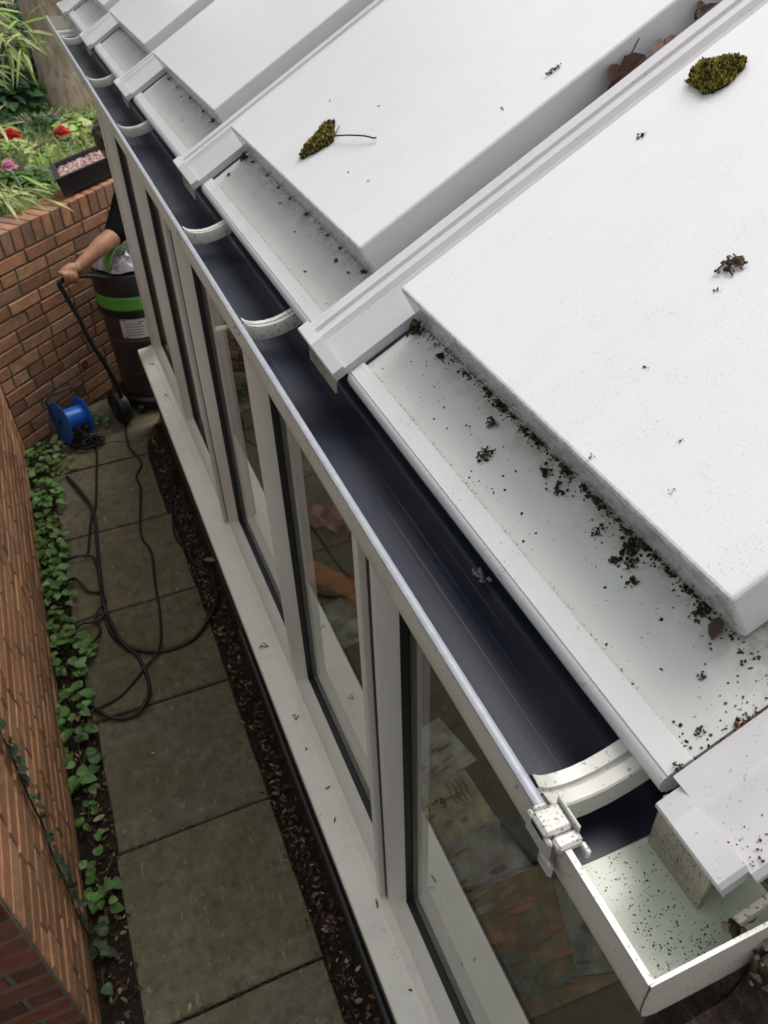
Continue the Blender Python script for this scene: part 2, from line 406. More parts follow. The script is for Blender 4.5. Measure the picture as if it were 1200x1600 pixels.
# ---- raised garden ground behind the walls
ANG=R(48); WD=Vector((math.sin(ANG),math.cos(ANG),0)); WN=Vector((-WD.y,WD.x,0)); WP=Vector((-.505,4.42,0))
def wl(s,d,z): return WP+WD*s+WN*d+Vector((0,0,z))   # along far wall, depth behind its face, height
bedpoly=[(-.72,1.2,1.08),wl(-.1,.21,1.08),wl(7,.21,1.08),(9,30,1.08),(-30,30,1.08),(-30,1.2,1.08)]
b=MB(); b.add(bedpoly,[tuple(range(6))]); b.add([(-.72,1.2,-.05),(-.72,1.2,1.08),(-30,1.2,1.08),(-30,1.2,-.05)],[(0,1,2,3)])
tag(b.build('garden_bed',M['bed']),kind='structure')

# ================================================================ BRICK WALLS
def brick_wall(name,T,length,courses,label,cols,mort,seed,h=.075,bl=.226,gap=.010,thick=.2,soldier=True,s0=0.,rough=1.0):
    r=random.Random(seed); b=MB(); H=courses*h
    def brick(x0,x1,z0,z1,y1=.09):
        c=r.choice(cols); k=r.uniform(.72,1.2)
        o=r.uniform(-.003,.003)
        b.cbox((x0+gap/2,-0.0035+o*.6,z0+gap/2),(x1-gap/2,y1,z1-gap/2),.0042,0,tuple(q*k for q in c),T,.0016*rough,r)
    for j in range(courses):
        x=s0-r.uniform(.0,.03)-(bl/2 if j%2 else 0)
        while x<length:
            wd=bl if r.random()<.68 else bl*.5
            a=max(x,s0); e=min(x+wd,length)
            if e-a>.03: brick(a,e,j*h,(j+1)*h)
            x+=wd
    z1=H
    if soldier:
        x=s0
        while x<length:
            e=min(x+.075,length)
            if e-x>.02: brick(x,e,H,H+.130,thick)
            x+=.075
        z1=H+.123
    b.box((s0+.004,.0008,-.05),(length-.004,thick-.006,z1-.004),1,(1,1,1),T)
    o=b.build(name,[M['brick'],mort]); return o
warm=[(.40,.205,.115),(.43,.235,.13),(.37,.185,.10),(.41,.235,.14),(.38,.215,.125),(.35,.17,.095),(.30,.175,.115)]
Tfar=lambda v: wl(v.x,v.y,v.z)
o=brick_wall('brick_wall',Tfar,3.2,14,'',warm,M['mortar'],3)
tag(o,'orange brick garden wall with upright brick coping, behind the vacuum and the cable reel','brick wall')
fw=o
b=MB(); c_=wl(.605,-.004,.262)
for k in range(16):
    a0,a1=6.2832*k/16,6.2832*(k+1)/16
    P=lambda a,q,d:c_+WD*(q*math.cos(a))+Vector((0,0,q*math.sin(a)))+WN*d
    b.add([P(a0,.024,-.004),P(a1,.024,-.004),P(a1,.018,-.004),P(a0,.018,-.004)],[(0,1,2,3)]); b.add([P(a0,.018,-.004),P(a1,.018,-.004),P(a1,.018,.0012),P(a0,.018,.0012)],[(0,1,2,3)]); b.add([P(a0,.024,-.004),P(a1,.024,-.004),P(a1,.024,.002),P(a0,.024,.002)],[(3,2,1,0)])
b.add([P(6.2832*k/16,.018,.0012) for k in range(16)],[tuple(range(16))])
b.build('drain_pipe',M['bplastic'],fw)
Tleft=lambda v: Vector((-.505-v.y,v.x,v.z))
left_cols=[(.37,.185,.10),(.40,.205,.11),(.34,.165,.088),(.38,.20,.115)]
o=brick_wall('brick_wall',Tleft,4.42,14,'',left_cols,M['mortar_light'],5,s0=1.125,rough=.8)
tag(o,'long orange brick wall running beside the path at the left edge','brick wall')
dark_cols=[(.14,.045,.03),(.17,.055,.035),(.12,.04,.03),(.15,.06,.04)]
Tpier=lambda v: Vector((-.5055-v.x,1.118+v.y,v.z))
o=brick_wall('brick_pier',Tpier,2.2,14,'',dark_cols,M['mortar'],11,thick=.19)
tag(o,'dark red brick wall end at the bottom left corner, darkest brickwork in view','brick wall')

# ================================================================ CONSERVATORY
cons=empty('conservatory',(.30,2.3,0))
tag(cons,'white conservatory with tall windows, insulated panel roof and dark brown dwarf wall','conservatory')
COFF=Vector((.30,2.3,0))
def part(mb,name,mats,parent=None,**k):
    p=parent or cons
    if p is cons: mb.v=[(v[0]-COFF.x,v[1]-COFF.y,v[2]-COFF.z) for v in mb.v]
    else:
        off=COFF
        mb.v=[(v[0]-off.x,v[1]-off.y,v[2]-off.z) for v in mb.v]
    return mb.build(name,mats,p,**k)
YE=4.43; YN=.125
# dwarf wall
b=MB(); b.box((.285,YN,-.05),(.52,YE-.02,.455)); b.box((.5201,YE-.26,-.05),(2.9,YE-.021,.455)); part(b,'dwarf_wall',M['render'])
# outer sill: slopes a little, front nosing and small upstand
prof=[(.252,.452),(.252,.474),(.256,.479),(.318,.486),(.319,.491),(.36,.492),(.36,.452)]
b=MB(); b.prism(None,[(x,YN,z) for x,z in prof],[(x,YE,z) for x,z in prof]); part(b,'outer_sill',M['sill'],bevel=.0015)
prof=[(.3605,.478),(.3605,.488),(.535,.488),(.54,.484),(.54,.470),(.522,.468)]
b=MB(); b.prism(None,[(x,YN,z) for x,z in prof],[(x,YE-.03,z) for x,z in prof]); part(b,'inner_sill',M['sill'],bevel=.0015)
# corner post
b=MB(); b.cbox((.336,4.3855,.4925),(.428,4.442,2.06),.004); part(b,'corner_post',M['frame'])
# windows
GX=.399
def light(b,gk,y1,y0,z0,z1,flat1,flat0):
    # opening between y0<y1 ; mitred profile loops (inset,x)
    pr=[(0,.345,0),(.018,.345,0),(.0215,.3475,0),(.040,.381,0)]
    def ring(i,x): return [(x,y1-i,z0+i*.8),(x,y0+i,z0+i*.8),(x,y0+i,z1-i),(x,y1-i,z1-i)]
    rs=[ring(i,x) for i,x,_ in pr]
    rs=[ring(0,.428)]+rs+[ring(.0405,.3825)]
    vs=[p for r in rs for p in r]; fs=[]
    for k in range(len(rs)-1):
        for i in range(4):
            j=(i+1)%4; fs.append((k*4+i,k*4+j,k*4+4+j,k*4+4+i))
    b.add(vs,fs)
    # inside part of the frame seen through the glass
    ri=[ring(.043,.4015),ring(.046,.424),ring(.0,.428)]
    vs=[p for r in ri for p in r]; fs=[]
    for k in range(2):
        for i in range(4):
            j=(i+1)%4; fs.append((k*4+i,k*4+j,k*4+4+j,k*4+4+i))
    b.add(vs,fs)
    # gasket ring
    rg=[ring(.0385,.3815),ring(.042,.3822),ring(.0435,.3985),ring(.047,.3985)]
    vs=[p for r in rg for p in r]; fs=[]
    for k in range(3):
        for i in range(4):
            j=(i+1)%4; fs.append((k*4+i,k*4+j,k*4+4+j,k*4+4+i))
    gk.add(vs,fs)
ZW0,ZW1=.4935,2.03
def window(y1,ym,y0,label):
    b=MB(); gk=MB()
    spans=[(y1,y0)] if ym is None else [(y1,ym-.012),(ym-.012,y0)]
    for a,c in spans: light(b,gk,a,c,ZW0,ZW1,0,0)
    wn=part(b,'window',M['frame'],bevel=0,auto=30); wn['label']=label
    part(gk,'gasket',M['gasket'],wn)
    for (a,c) in spans:
        g=MB(); g.add([(GX,a-.036,ZW0+.03),(GX,c+.036,ZW0+.03),(GX,c+.036,ZW1-.036),(GX,a-.036,ZW1-.036)],[(0,1,2,3)])
        part(g,'pane',M['glass'],wn)
window(4.383,3.553,2.692,'farthest window, beside the corner post')
window(2.682,1.79,.972,'middle window with two panes')
window(.962,None,.126,'nearest window with one wide pane, at the bottom of the view')
# black strips set slightly proud, standing in for the shaded gaps between frames
for y in(2.687,.967):
    b=MB(); b.box((.3440,y-.0047,ZW0),(.409,y+.0047,ZW1)); part(b,'gap_shade_strip',M['gasket'])
    b=MB(); b.cbox((.328,y+.0055,.4925),(.3445,y+.030,ZW1),.002); part(b,'cover_strip',M['frame'])
# head, fascia, soffit
b=MB(); b.box((.346,YN,2.0305),(.428,YE,2.125)); part(b,'eaves_beam',M['frame'])
# return (far end) elevation beyond the corner
b=MB(); b.box((.4285,YE-.075,.456),(2.9,YE-.02,.53)); b.box((.4285,YE-.075,1.98),(2.9,YE-.02,2.125))
for x in(.9,1.5,2.1,2.7): b.box((x,YE-.074,.53),(x+.08,YE-.021,1.98))
part(b,'end_frame',M['frame'])
g=MB(); g.add([(.429,YE-.045,.53),(2.9,YE-.045,.53),(2.9,YE-.045,1.98),(.429,YE-.045,1.98)],[(0,1,2,3)]); part(g,'end_pane',M['glass'])
# roof frame of reference
TH=math.atan(.546); CU,SU=math.cos(TH),math.sin(TH)
XE,ZE=.312,2.138
def RP(u,y,h): return Vector((XE+u*CU-h*SU,y,ZE+u*SU+h*CU))
UMAX=3.0
DB=.864; BY=[.96+DB*k for k in range(5)]     # bar centres
bays=[(.236,.96)]+[(BY[k],BY[k+1]) for k in range(4)]
# roof flange sheets, trims, raised panels
PY=[(.290,.893)]+[(.893+.027+DB*k+.117,.893+DB*(k+1)) for k in range(0,4)]
PY=[(.290,.893),(1.036,1.752),(1.898,2.622),(2.762,3.486),(3.626,4.35)]
for k,(y0,y1) in enumerate(bays):
    b=MB(); ya,yb=(y0+.004 if k==0 else y0+.002),y1-.002
    b.box((.020,ya,-.006),(UMAX,yb,.002),T=lambda v:RP(v.x,v.y,v.z)); part(b,'roof_sheet',M['flange'])
    # trim with rounded nose
    ya2=y0+.002 if k==0 else y0+.048; yb2=y1-.062
    pf=[(.026,.0025),(.0248,.0075),(.0035,.0075),(.0030,.0055),(.0018,.0055),(.0012,.0068),(-.0015,.0058),(-.006,.002),(-.008,-.004),(-.0075,-.010),(-.004,-.016),(.002,-.019),(.012,-.019),(.0195,-.0065),(.0195,.0025)]
    b=MB(); b.prism(None,[RP(u,ya2,h) for u,h in pf],[RP(u,yb2,h) for u,h in pf])
    # fine groove line just behind the nose
    part(b,'eave_trim',M['trim'],auto=40)
    # raised insulated panel, front edge at right angles to the roof
    p0,p1=PY[k]
    b=MB(); b.box((.1155,p0,.0025),(UMAX,p1,.067),T=lambda v:RP(v.x,v.y,v.z))
    part(b,'roof_panel',M['panel'],bevel=.0045,bseg=3)
# glazing bars
def bar_profile(g=0.):
    # (y offset, h), from far foot over the spine to the near foot
    return [(.047+g,.000),(.047+g,.026+g),(.040,.036+g),(.034,.046+g),(.012,.047+g),(.0095,.0425+g),(.006,.0425+g),(.001,.0455+g),(-.008,.0445+g),(-.012,.0405+g),(-.015,.0375+g),(-.018,.0385+g),(-.021,.0365+g),(-.060-g,.017+g),(-.061-g,.003)]
for k,yc in enumerate(BY):
    b=MB(); pf=bar_profile()
    b.prism(None,[RP(-.001,yc+y,h) for y,h in pf],[RP(UMAX,yc+y,h) for y,h in pf]); br=part(b,'glazing_bar',M['bar'],auto=28)
    b=MB(); pf=bar_profile(.003); pf=[(y,h) for y,h in pf if True]
    # cap hood over the end
    hood=[(.049,-.004),(.050,.030),(.043,.040),(.037,.0495),(-.0175,.0495),(-.024,.0445),(-.0612,.0215),(-.0618,.009)]
    a=[RP(-.0195,yc+y,h-(.003)) for y,h in hood]; m=[RP(-.0175,yc+y,h) for y,h in hood]; c=[RP(-.0003,yc+y,h) for y,h in hood]
    b.prism(None,a,m); b.prism(None,m,c)
    cp=part(b,'end_cap',M['cap'],br,auto=28)
    b=MB(); b.box((.2885,yc-.0600,2.117),(.2920,yc+.0470,2.1455))
    part(b,'cap_skirt',M['grime'],br,bevel=.001)
    b=MB(); b.box((.004,yc-.0652,.0022),(UMAX,yc-.0614,.0042),T=lambda v:RP(v.x,v.y,v.z)); part(b,'bar_gap_shade',M['gasket'],br)  # black strip draws the shade of the gap along the bar's near foot
# near verge bar, wider, with its own hood and an open side channel
vp=[(.236,.002),(.234,.012),(.222,.021),(.206,.029),(.200,.034),(.194,.0335),(.188,.030),(.160,.028),(.150,.027),(.146,.022),(.146,.015)]
b=MB(); b.prism(None,[RP(.006,y,h) for y,h in vp],[RP(UMAX,y,h) for y,h in vp]); vb=part(b,'verge_bar',M['bar'],auto=28)
hd=[(.231,.002),(.229,.016),(.218,.025),(.206,.0335),(.19,.0355),(.168,.033),(.160,.031),(.157,.027),(.157,.014)]
b=MB(); hd=[(y-.005,h) for y,h in hd]; a=[RP(-.0175,y,h-.003) for y,h in hd]; m=[RP(-.0155,y,h) for y,h in hd]; c=[RP(.0065,y,h) for y,h in hd]
b.prism(None,a,m); b.prism(None,m,c); part(b,'end_cap',M['cap'],vb,auto=28)
b=MB(); b.box((.3045,.172,2.069),(.3095,.2315,2.1345)); b.box((-.02,.137,-.012),(UMAX,.143,.000),T=lambda v:RP(v.x,v.y,v.z)); part(b,'cap_skirt',M['grime'],vb,bevel=.001)
# gable under the verge: rough dark masonry
b=MB(); r=random.Random(4)
top=[RP(u,.15,-.03) for u in(.0,2.9)]
b.add([(.236,.100,-.05),(2.9,.100,-.05),(2.9,.100,top[1].z),(.312,.100,top[0].z-.02),(.300,.100,2.035),(.236,.100,2.02),(.236,.1225,-.05),(2.9,.1225,-.05),(2.9,.1225,top[1].z),(.312,.1225,top[0].z-.02),(.300,.1225,2.035),(.236,.1225,2.02)],[(0,1,2,3,4,5),(7,6,11,10,9,8),(0,5,11,6),(5,4,10,11),(4,3,9,10),(3,2,8,9)])
part(b,'gable_wall',M['mason'])
b=MB(); b.cbox((.300,.124,.4955),(.3440,.172,2.059),.003,jit=.0,rnd=None); part(b,'masonry_pier',M['mason'])
# far gable triangle
b=MB(); b.add([(.429,YE-.05,2.126),(2.9,YE-.05,2.126),tuple(RP(2.94,YE-.05,-.02)),tuple(RP(.09,YE-.05,-.02))],[(0,1,2,3)]); part(b,'end_gable',M['frame'])
# interior shell
b=MB(); b.box((2.9005,.2,-.05),(3.0,4.42,.6)); part(b,'back_wall',M['inwall'])
g=MB(); g.add([(2.95,.2,.6),(2.95,4.42,.6),(2.95,4.42,3.5),(2.95,.2,3.5)],[(0,1,2,3)]); part(g,'added_back_pane',M['glass'])  # unseen rear glazing, added to let more daylight into the room
b=MB(); b.box((.5205,.2,-.02),(2.9,4.16,.012)); part(b,'floor',M['floor'])
b=MB(); b.box((.5205,.2,.013),(.53,4.16,.467)); part(b,'inner_wall',M['inwall'])

# ---------------------------------------------------------------- gutter
gut=empty('gutter',(.27,2.3,2.06)); tag(gut,'long white gutter with black lined trough running along the eaves of the conservatory','gutter')
GO=Vector((.27,2.3,2.06))
def gpart(mb,name,mats,parent=None,**k):
    mb.v=[(v[0]-GO.x,v[1]-GO.y,v[2]-GO.z) for v in mb.v]; return mb.build(name,mats,parent or gut,**k)
GI=[(.2215,2.1245),(.2215,2.100),(.2222,2.086),(.2245,2.0765),(.2290,2.0710),(.2350,2.0682),(.262,2.0668),(.300,2.0668),(.3235,2.0682),(.3295,2.0730),(.332,2.0830),(.333,2.118)]
def off(pts,d):
    out=[]
    for i,p in enumerate(pts):
        a=Vector(pts[max(i-1,0)]);c=Vector(pts[min(i+1,len(pts)-1)]); t=(c-a).normalized(); n=Vector((t.y,-t.x)); out.append((p[0]-n.x*-d if False else p[0]+n.x*d,p[1]+n.y*d))
    return out
GOUT=off(GI,-.003)   # outward
# check orientation: outside must be lower / further left
if GOUT[6][1]>GI[6][1]: GOUT=off(GI,.003)
def strip(b,P,Q,y0,y1,mi):
    n=len(P)
    vs=[(x,y0,z) for x,z in P]+[(x,y1,z) for x,z in P]
    b.add(vs,[(i,i+1,n+i+1,n+i) for i in range(n-1)],mi)
def channel(name,y0,y1,mats,lipmat=True,ny=1):
    b=MB(); strip(b,GI,None,y0,y1,0); strip(b,GOUT,None,y0,y1,1)
    # lip roll
    lp=[(GOUT[0][0],GI[0][1]),(GOUT[0][0]-.0025,2.1255),(GOUT[0][0]-.0025,2.1275),(GOUT[0][0],2.129),(GI[0][0]+.0012,2.1285),(GI[0][0]+.0036,2.1265),(GI[0][0]+.0036,2.1235),(GI[0][0],2.1225)]
    strip(b,lp,None,y0,y1,2)
    return b
b=channel('trough',.2355,4.30,None)
gpart(b,'trough',[M['black'],M['gutter_out'],M['lip']],auto=50)
# near stop end, pale inside
b=MB(); y0,y1=.130,.235
GI2=[(x,z+.0012) if 3<i<10 else (x,z) for i,(x,z) in enumerate(GI)]
strip(b,GI,None,y0,y1,0); strip(b,GOUT,None,y0,y1,1)
lp=[(GOUT[0][0],2.1235),(GOUT[0][0]-.001,2.1275),(GI[0][0]+.001,2.1275),(GI[0][0],2.1235)]; strip(b,lp,None,y0,y1,2)
n=len(GI)
for yy,fl in((.1285,0),(.1315,1)):
    vs=[(x,yy,z) for x,z in GOUT]+[(GOUT[-1][0],yy,2.127),(GOUT[0][0],yy,2.127)]
    b.add(vs,[tuple(range(len(vs)))],1 if not fl else 0)
b.add([(GOUT[0][0],.1285,2.127),(GOUT[-1][0],.1285,2.127),(GOUT[-1][0],.1315,2.127),(GOUT[0][0],.1315,2.127)],[(0,1,2,3)],2)
gpart(b,'stop_end',[M['gutter_in_white'],M['gutter_out'],M['strap']],auto=50)
# far corner fitting
b=channel('corner',4.3005,4.50,None); n=len(GI)
b.add([(x,4.5,z) for x,z in GOUT],[tuple(range(n))],1)
gpart(b,'corner_fitting',[M['trim'],M['gutter_out'],M['lip']],auto=50)
# straps
def strap(yc,wd,cover=False):
    b=MB(); P=off(GI,.0035) if off(GI,.0035)[6][1]>GI[6][1] else off(GI,-.0035)
    P=[(x,z) for x,z in P]
    P=[(P[0][0]-.0,2.1235)]+P[1:]
    def blend(t): pass
    # the strap bows above the trough floor
    Q=[(.2262,2.1250),(.229,2.1225),(.233,2.1190),(.240,2.1155),(.250,2.1130),(.264,2.1118),(.280,2.1132),(.296,2.1175),(.309,2.1225),(.319,2.127),(.327,2.131)]
    ys=[-.5,-.44,-.40,-.08,-.05,.0,.05,.08,.40,.44,.5]; hs=[-.018,.0015,.003,.002,-.002,-.003,-.002,.002,.003,.0005,-.018]
    n=len(ys); vs=[];fs=[]
    for i,(x,z) in enumerate(Q):
        a=Vector(Q[max(i-1,0)]);c=Vector(Q[min(i+1,len(Q)-1)]);t=(c-a).normalized(); nn=Vector((-t.y,t.x))
        if nn.y<0 and i>2: nn=-nn
        if i<=2 and nn.x<0: nn=-nn
        for yy,h in zip(ys,hs): vs.append((x+nn.x*h,yc+yy*wd,z+nn.y*h))
    for i in range(len(Q)-1):
        for k in range(n-1): fs.append((i*n+k,i*n+k+1,(i+1)*n+k+1,(i+1)*n+k))
    b.add(vs,fs)
    return gpart(b,'strap',M['strap'],auto=35)
strap(.276,.034)
for y in(1.15,1.584,2.424,3.079,3.915): strap(y,.025)
# clip hooked over the lip at the near joint
b=MB()
b.cbox((.2085,.238,2.120),(.2325,.260,2.1335),.0028)
b.cbox((.2085,.233,2.106),(.2128,.265,2.1295),.0018)
b.cbox((.2125,.2265,2.1225),(.2335,.2375,2.1315),.0022)
b.cbox((.2318,.233,2.114),(.2345,.2615,2.1375),.001)
b.cbox((.2130,.2605,2.1235),(.2235,.2645,2.1315),.0012)
b.cbox((.2092,.228,2.088),(.2138,.246,2.1055),.0022)
b.cbox((.2345,.2215,2.110),(.2388,.2315,2.1185),.0012)
gpart(b,'lip_clip',M['strap'],bevel=.0012)

# ================================================================ OBJECTS
def top(mb,name,mats,loc,label,cat,group=None,kind=None,**k):
    L=Vector(loc); mb.v=[(v[0]-L.x,v[1]-L.y,v[2]-L.z) for v in mb.v]
    o=mb.build(name,mats,None,**k); o.location=L; return tag(o,label,cat,group,kind)
def sub(mb,name,mats,parent,root,**k):
    L=root.location; mb.v=[(v[0]-L.x,v[1]-L.y,v[2]-L.z) for v in mb.v]
    return mb.build(name,mats,parent,**k)
# ---- conduit under the sill
b=MB(); pts=[(.240,2.13,.425),(.2405,1.9,.428),(.239,1.5,.424),(.2405,1.1,.427),(.2395,.7,.425),(.24,.2,.425)]
b.tube(catmull(pts,5),.0105,8)
top(b,'conduit',M['rubber'],(.24,1.2,.425),'thin black pipe fixed along the dwarf wall just under the sill','pipe',auto=50)
# ---- things inside, on a low bench by the window
bench=empty('bench',(.75,1.3,0)); tag(bench,'low dark wooden bench inside the nearest window, under papers and folders','bench')
b=MB(); b.cbox((.545,.25,.390),(1.02,3.0,.420),.004); sub(b,'bench_top',M['wood'],bench,bench)
for x,y in((.57,.3),(.98,.3),(.57,2.95),(.98,2.95)):
    b=MB(); b.box((x-.02,y-.02,.0125),(x+.02,y+.02,.3895)); sub(b,'leg',M['wood'],bench,bench)
def sheet(name,cx,cy,rz,wd,ln,z,th,cols,label,cat,seed,marks=6):
    r=random.Random(seed); b=MB(); Rz=Matrix.Rotation(rz,3,'Z')
    T=lambda v: Rz@Vector((v.x,v.y,0))+Vector((cx,cy,z+v.z+ .004*math.sin(v.x*17+seed)*(v.y+.1)))
    b.cbox((-wd/2,-ln/2,0),(wd/2,ln/2,th),.0008,0,cols[0],T)
    for k in range(marks):
        x=r.uniform(-wd*.4,wd*.25);y=r.uniform(-ln*.42,ln*.3); a=r.uniform(.03,.20)*wd*1.5; c=r.uniform(.02,.10)*ln
        n=9; ring=[]; 
        for i in range(n):
            t=6.283*i/n; ring.append(T(Vector((x+a*.5*math.cos(t)*r.uniform(.7,1.1),y+c*.5*math.sin(t)*r.uniform(.7,1.1),th+.0012+.0004*k))))
        b.add(ring,[tuple(range(n))],0,r.choice(cols[1:]))
    return top(b,name,M['card'],(cx,cy,z),label,cat)
cream=(.52,.46,.32)
o=sheet('paper',.635,1.135,.05,.22,.26,.422,.004,[cream,(0.488,0.185,0.055),(0.141,0.239,0.260),(0.488,0.217,0.087),(0.217,0.217,0.130)],'cream sheet with a black scribble and an orange patch, inside the nearest window','paper',2,9)
# handwriting scribbles on the cream sheet (sub-part)
b=MB(); r=random.Random(9)
def stroke(pts,wd=.0028):
    for (a,c) in zip(pts[:-1],pts[1:]):
        A=Vector((a[0]-.03,a[1]-.065,.4296));C=Vector((c[0]-.03,c[1]-.065,.4296)); d=(C-A).normalized(); q=Vector((-d.y,d.x,0))*wd
        b.add([A-q,C-q,C+q,A+q],[(0,1,2,3)])
stroke([(.60,1.295),(.588,1.262),(.612,1.268)]); stroke([(.605,1.285),(.603,1.245)])
stroke([(.618,1.262),(.640,1.268)]); stroke([(.640,1.268),(.633,1.275)]); stroke([(.650,1.268),(.646,1.256),(.657,1.256),(.659,1.272),(.648,1.270)]); stroke([(.659,1.272),(.655,1.24),(.645,1.243)])
sub(b,'handwriting',M['ink'],o,o); b=MB()
for k in range(4): 
    x=.690+.017*k
    stroke([(x-.004,1.31),(x+.002,1.285),(x-.003,1.262),(x+.003,1.235)],.0016)
sub(b,'handwriting',M['ink'],o,o)
sheet('paper',.645,.955,.12,.24,.24,.421,.006,[(0.434,0.412,0.401),(0.488,0.130,0.076),(0.108,0.130,0.174),(0.434,0.391,0.369),(0.456,0.217,0.130)],'grey white printed sheet with red spots, nearer than the cream sheet','paper',4,22)
sheet('folder',.675,.74,-.05,.30,.34,.421,.012,[(0.272,0.185,0.098),(0.391,0.130,0.076),(0.412,0.174,0.087),(0.098,0.163,0.152),(0.130,0.195,0.163),(0.326,0.120,0.087)],'orange and teal folder on the bench, nearest of the papers','folder',6,30)
sheet('magazine',.66,1.36,.2,.22,.20,.421,.006,[(0.488,0.466,0.434),(0.326,0.369,0.130),(0.456,0.130,0.108),(0.130,0.141,0.130),(0.456,0.445,0.434)],'crumpled white and green magazine beyond the cream sheet','magazine',8,24)
sheet('book',.86,.98,.3,.17,.22,.421,.02,[(0.076,0.092,0.130),(0.326,0.304,0.260),(0.108,0.130,0.195)],'dark blue book at the inner side of the bench','book',10,10)
sheet('book',.845,.70,-.3,.18,.24,.421,.016,[(0.326,0.326,0.304),(0.098,0.141,0.130),(0.347,0.174,0.108)],'pale grey book lying right of the orange folder','book',12,14)
sheet('paper',.63,2.02,.15,.17,.23,.421,.004,[(0.456,0.445,0.401),(0.412,0.401,0.358),(0.326,0.326,0.293)],'white sheet seen through the middle window','paper',13,10)
sheet('folder',.66,2.19,.55,.09,.34,.422,.03,[(0.527,0.174,0.065),(0.527,0.217,0.087),(0.499,0.141,0.055)],'orange folder seen through the middle window','folder',14,2)
# pink cloth
b=MB(); r=random.Random(3); nx=9; vs=[];fs=[]
for j in range(nx):
    for i in range(nx):
        vs.append((.70+.15*i/8+.03*math.sin(j*.9)+r.uniform(-.008,.008),2.48+.20*j/8+.02*math.sin(i*.8)+r.uniform(-.008,.008),.438+.02*math.sin(i*1.3)+.018*math.sin(j*1.1+i)+r.uniform(-.004,.004)))
for j in range(nx-1):
    for i in range(nx-1):
        a=j*nx+i; fs.append((a,a+1,a+nx+1,a+nx))
b.add(vs,fs,0,(.50,.22,.25)); top(b,'cloth',M['card'],(.78,2.59,.421),'crumpled pink cloth on the bench behind the middle window','cloth',smooth=True)

# ---- vacuum cleaner
vac=empty('vacuum_cleaner',(.335,4.745,0)); tag(vac,'big black wheeled vacuum cleaner with a bright green band round its head','vacuum cleaner')
Tv=lambda v:Vector((v.x,v.y,v.z*.945))+Vector((.335,4.745,0))
b=MB(); b.lathe([(.05,.05),(.175,.052),(.195,.065),(.200,.16),(.197,.165),(.203,.17),(.203,.27),(.198,.275),(.204,.28),(.205,.38),(.200,.385),(.207,.39),(.209,.50),(.2,.51),(.211,.52),(.212,.66),(.05,.66)],36,0,(1,1,1),Tv); sub(b,'tub',M['tub'],vac,vac,auto=35)
b=MB(); b.lathe([(.19,.6602),(.222,.662),(.226,.672),(.226,.705),(.219,.708)],36,0,(1,1,1),Tv); sub(b,'clamp_ring',M['bplastic'],vac,vac,auto=35)
b=MB(); b.lathe([(.2195,.7085),(.2225,.722),(.2218,.726),(.2208,.776),(.2215,.779),(.216,.792)],36,0,(1,1,1),Tv); sub(b,'green_band',M['green'],vac,vac,auto=35)
b=MB(); b.lathe([(.2,.7925),(.221,.794),(.216,.86),(.205,.915),(.19,.925),(.02,.93)],36,0,(1,1,1),Tv); hd_=sub(b,'motor_head',M['bplastic'],vac,vac,auto=35)
# label on tub: curved patch
def patch(R0,a0,a1,z0,z1,mat,name,parent,n=8):
    b=MB(); vs=[]
    for i in range(n+1):
        a=a0+(a1-a0)*i/n
        for z in(z0,z1): vs.append(Tv(Vector((R0*math.cos(a),R0*math.sin(a),z))))
    b.add(vs,[(2*i,2*i+2,2*i+3,2*i+1) for i in range(n)]); return sub(b,name,mat,parent,vac)
lb=patch(.2135,R(-128),R(-75),.525,.65,M['paper'],'label',vac)
for k,(a0,a1,z0,z1) in enumerate([(-126,-118,.640,.646),(-126,-119,.53,.535),(-100,-90,.63,.635)]): patch(.2142,R(a0),R(a1),z0,z1,M['ink'],'print',lb,3)
patch(.2142,R(-84),R(-77),.535,.575,M['inkgreen'],'print',lb,3)
r=random.Random(5)
for k in range(5):
    z=.545+.018*k; patch(.2142,R(-122),R(-122+r.uniform(14,32)),z,z+.004,M['tub'],'print',lb,4)
# base
b=MB(); b.lathe([(.02,.03),(.215,.03),(.232,.045),(.232,.085),(.215,.10),(.196,.10)],30,0,(1,1,1),Tv); sub(b,'base',M['bplastic'],vac,vac,auto=35)
# wheels
for (x,y,z,rr,ang) in((.078,4.50,.105,.105,.35),(.52,4.62,.105,.105,-.5)):
    Rm=Matrix.Rotation(ang,3,'Z')@Matrix.Rotation(R(90),3,'Y')
    T=lambda v:Rm@v+Vector((x,y,z))
    b=MB(); b.lathe([(.03,-.024),(rr*.72,-.024),(rr*.75,-.03),(rr*.95,-.028),(rr,-.018),(rr,.018),(rr*.95,.028),(rr*.75,.03),(rr*.72,.024),(.03,.024),(.03,-.024)],28,0,(1,1,1),T); wh=sub(b,'wheel',M['rubber'],vac,vac,auto=35)
    b=MB(); b.lathe([(.0,-.034),(.028,-.034),(.029,.034),(.0,.034)],16,0,(1,1,1),T); sub(b,'hub',M['bplastic'],wh,vac,auto=35)
for (x,y) in((.20,4.56),(.44,4.9)):
    b=MB(); b.tube([(x-.016,y,.028),(x+.016,y,.028)],.0275,14); sub(b,'castor',M['rubber'],vac,vac,auto=35)
# push handle
b=MB(); pts=[(.19,4.565,.868),(.15,4.53,.900),(.06,4.47,.945),(-.035,4.412,.965),(-.056,4.404,.945),(-.045,4.403,.90),(-.006,4.40,.735),(.012,4.40,.62),(.058,4.415,.445),(.09,4.44,.29),(.10,4.46,.15)]
b.tube(catmull(pts,5),.013,10); sub(b,'push_handle',M['bplastic'],vac,vac,auto=50)
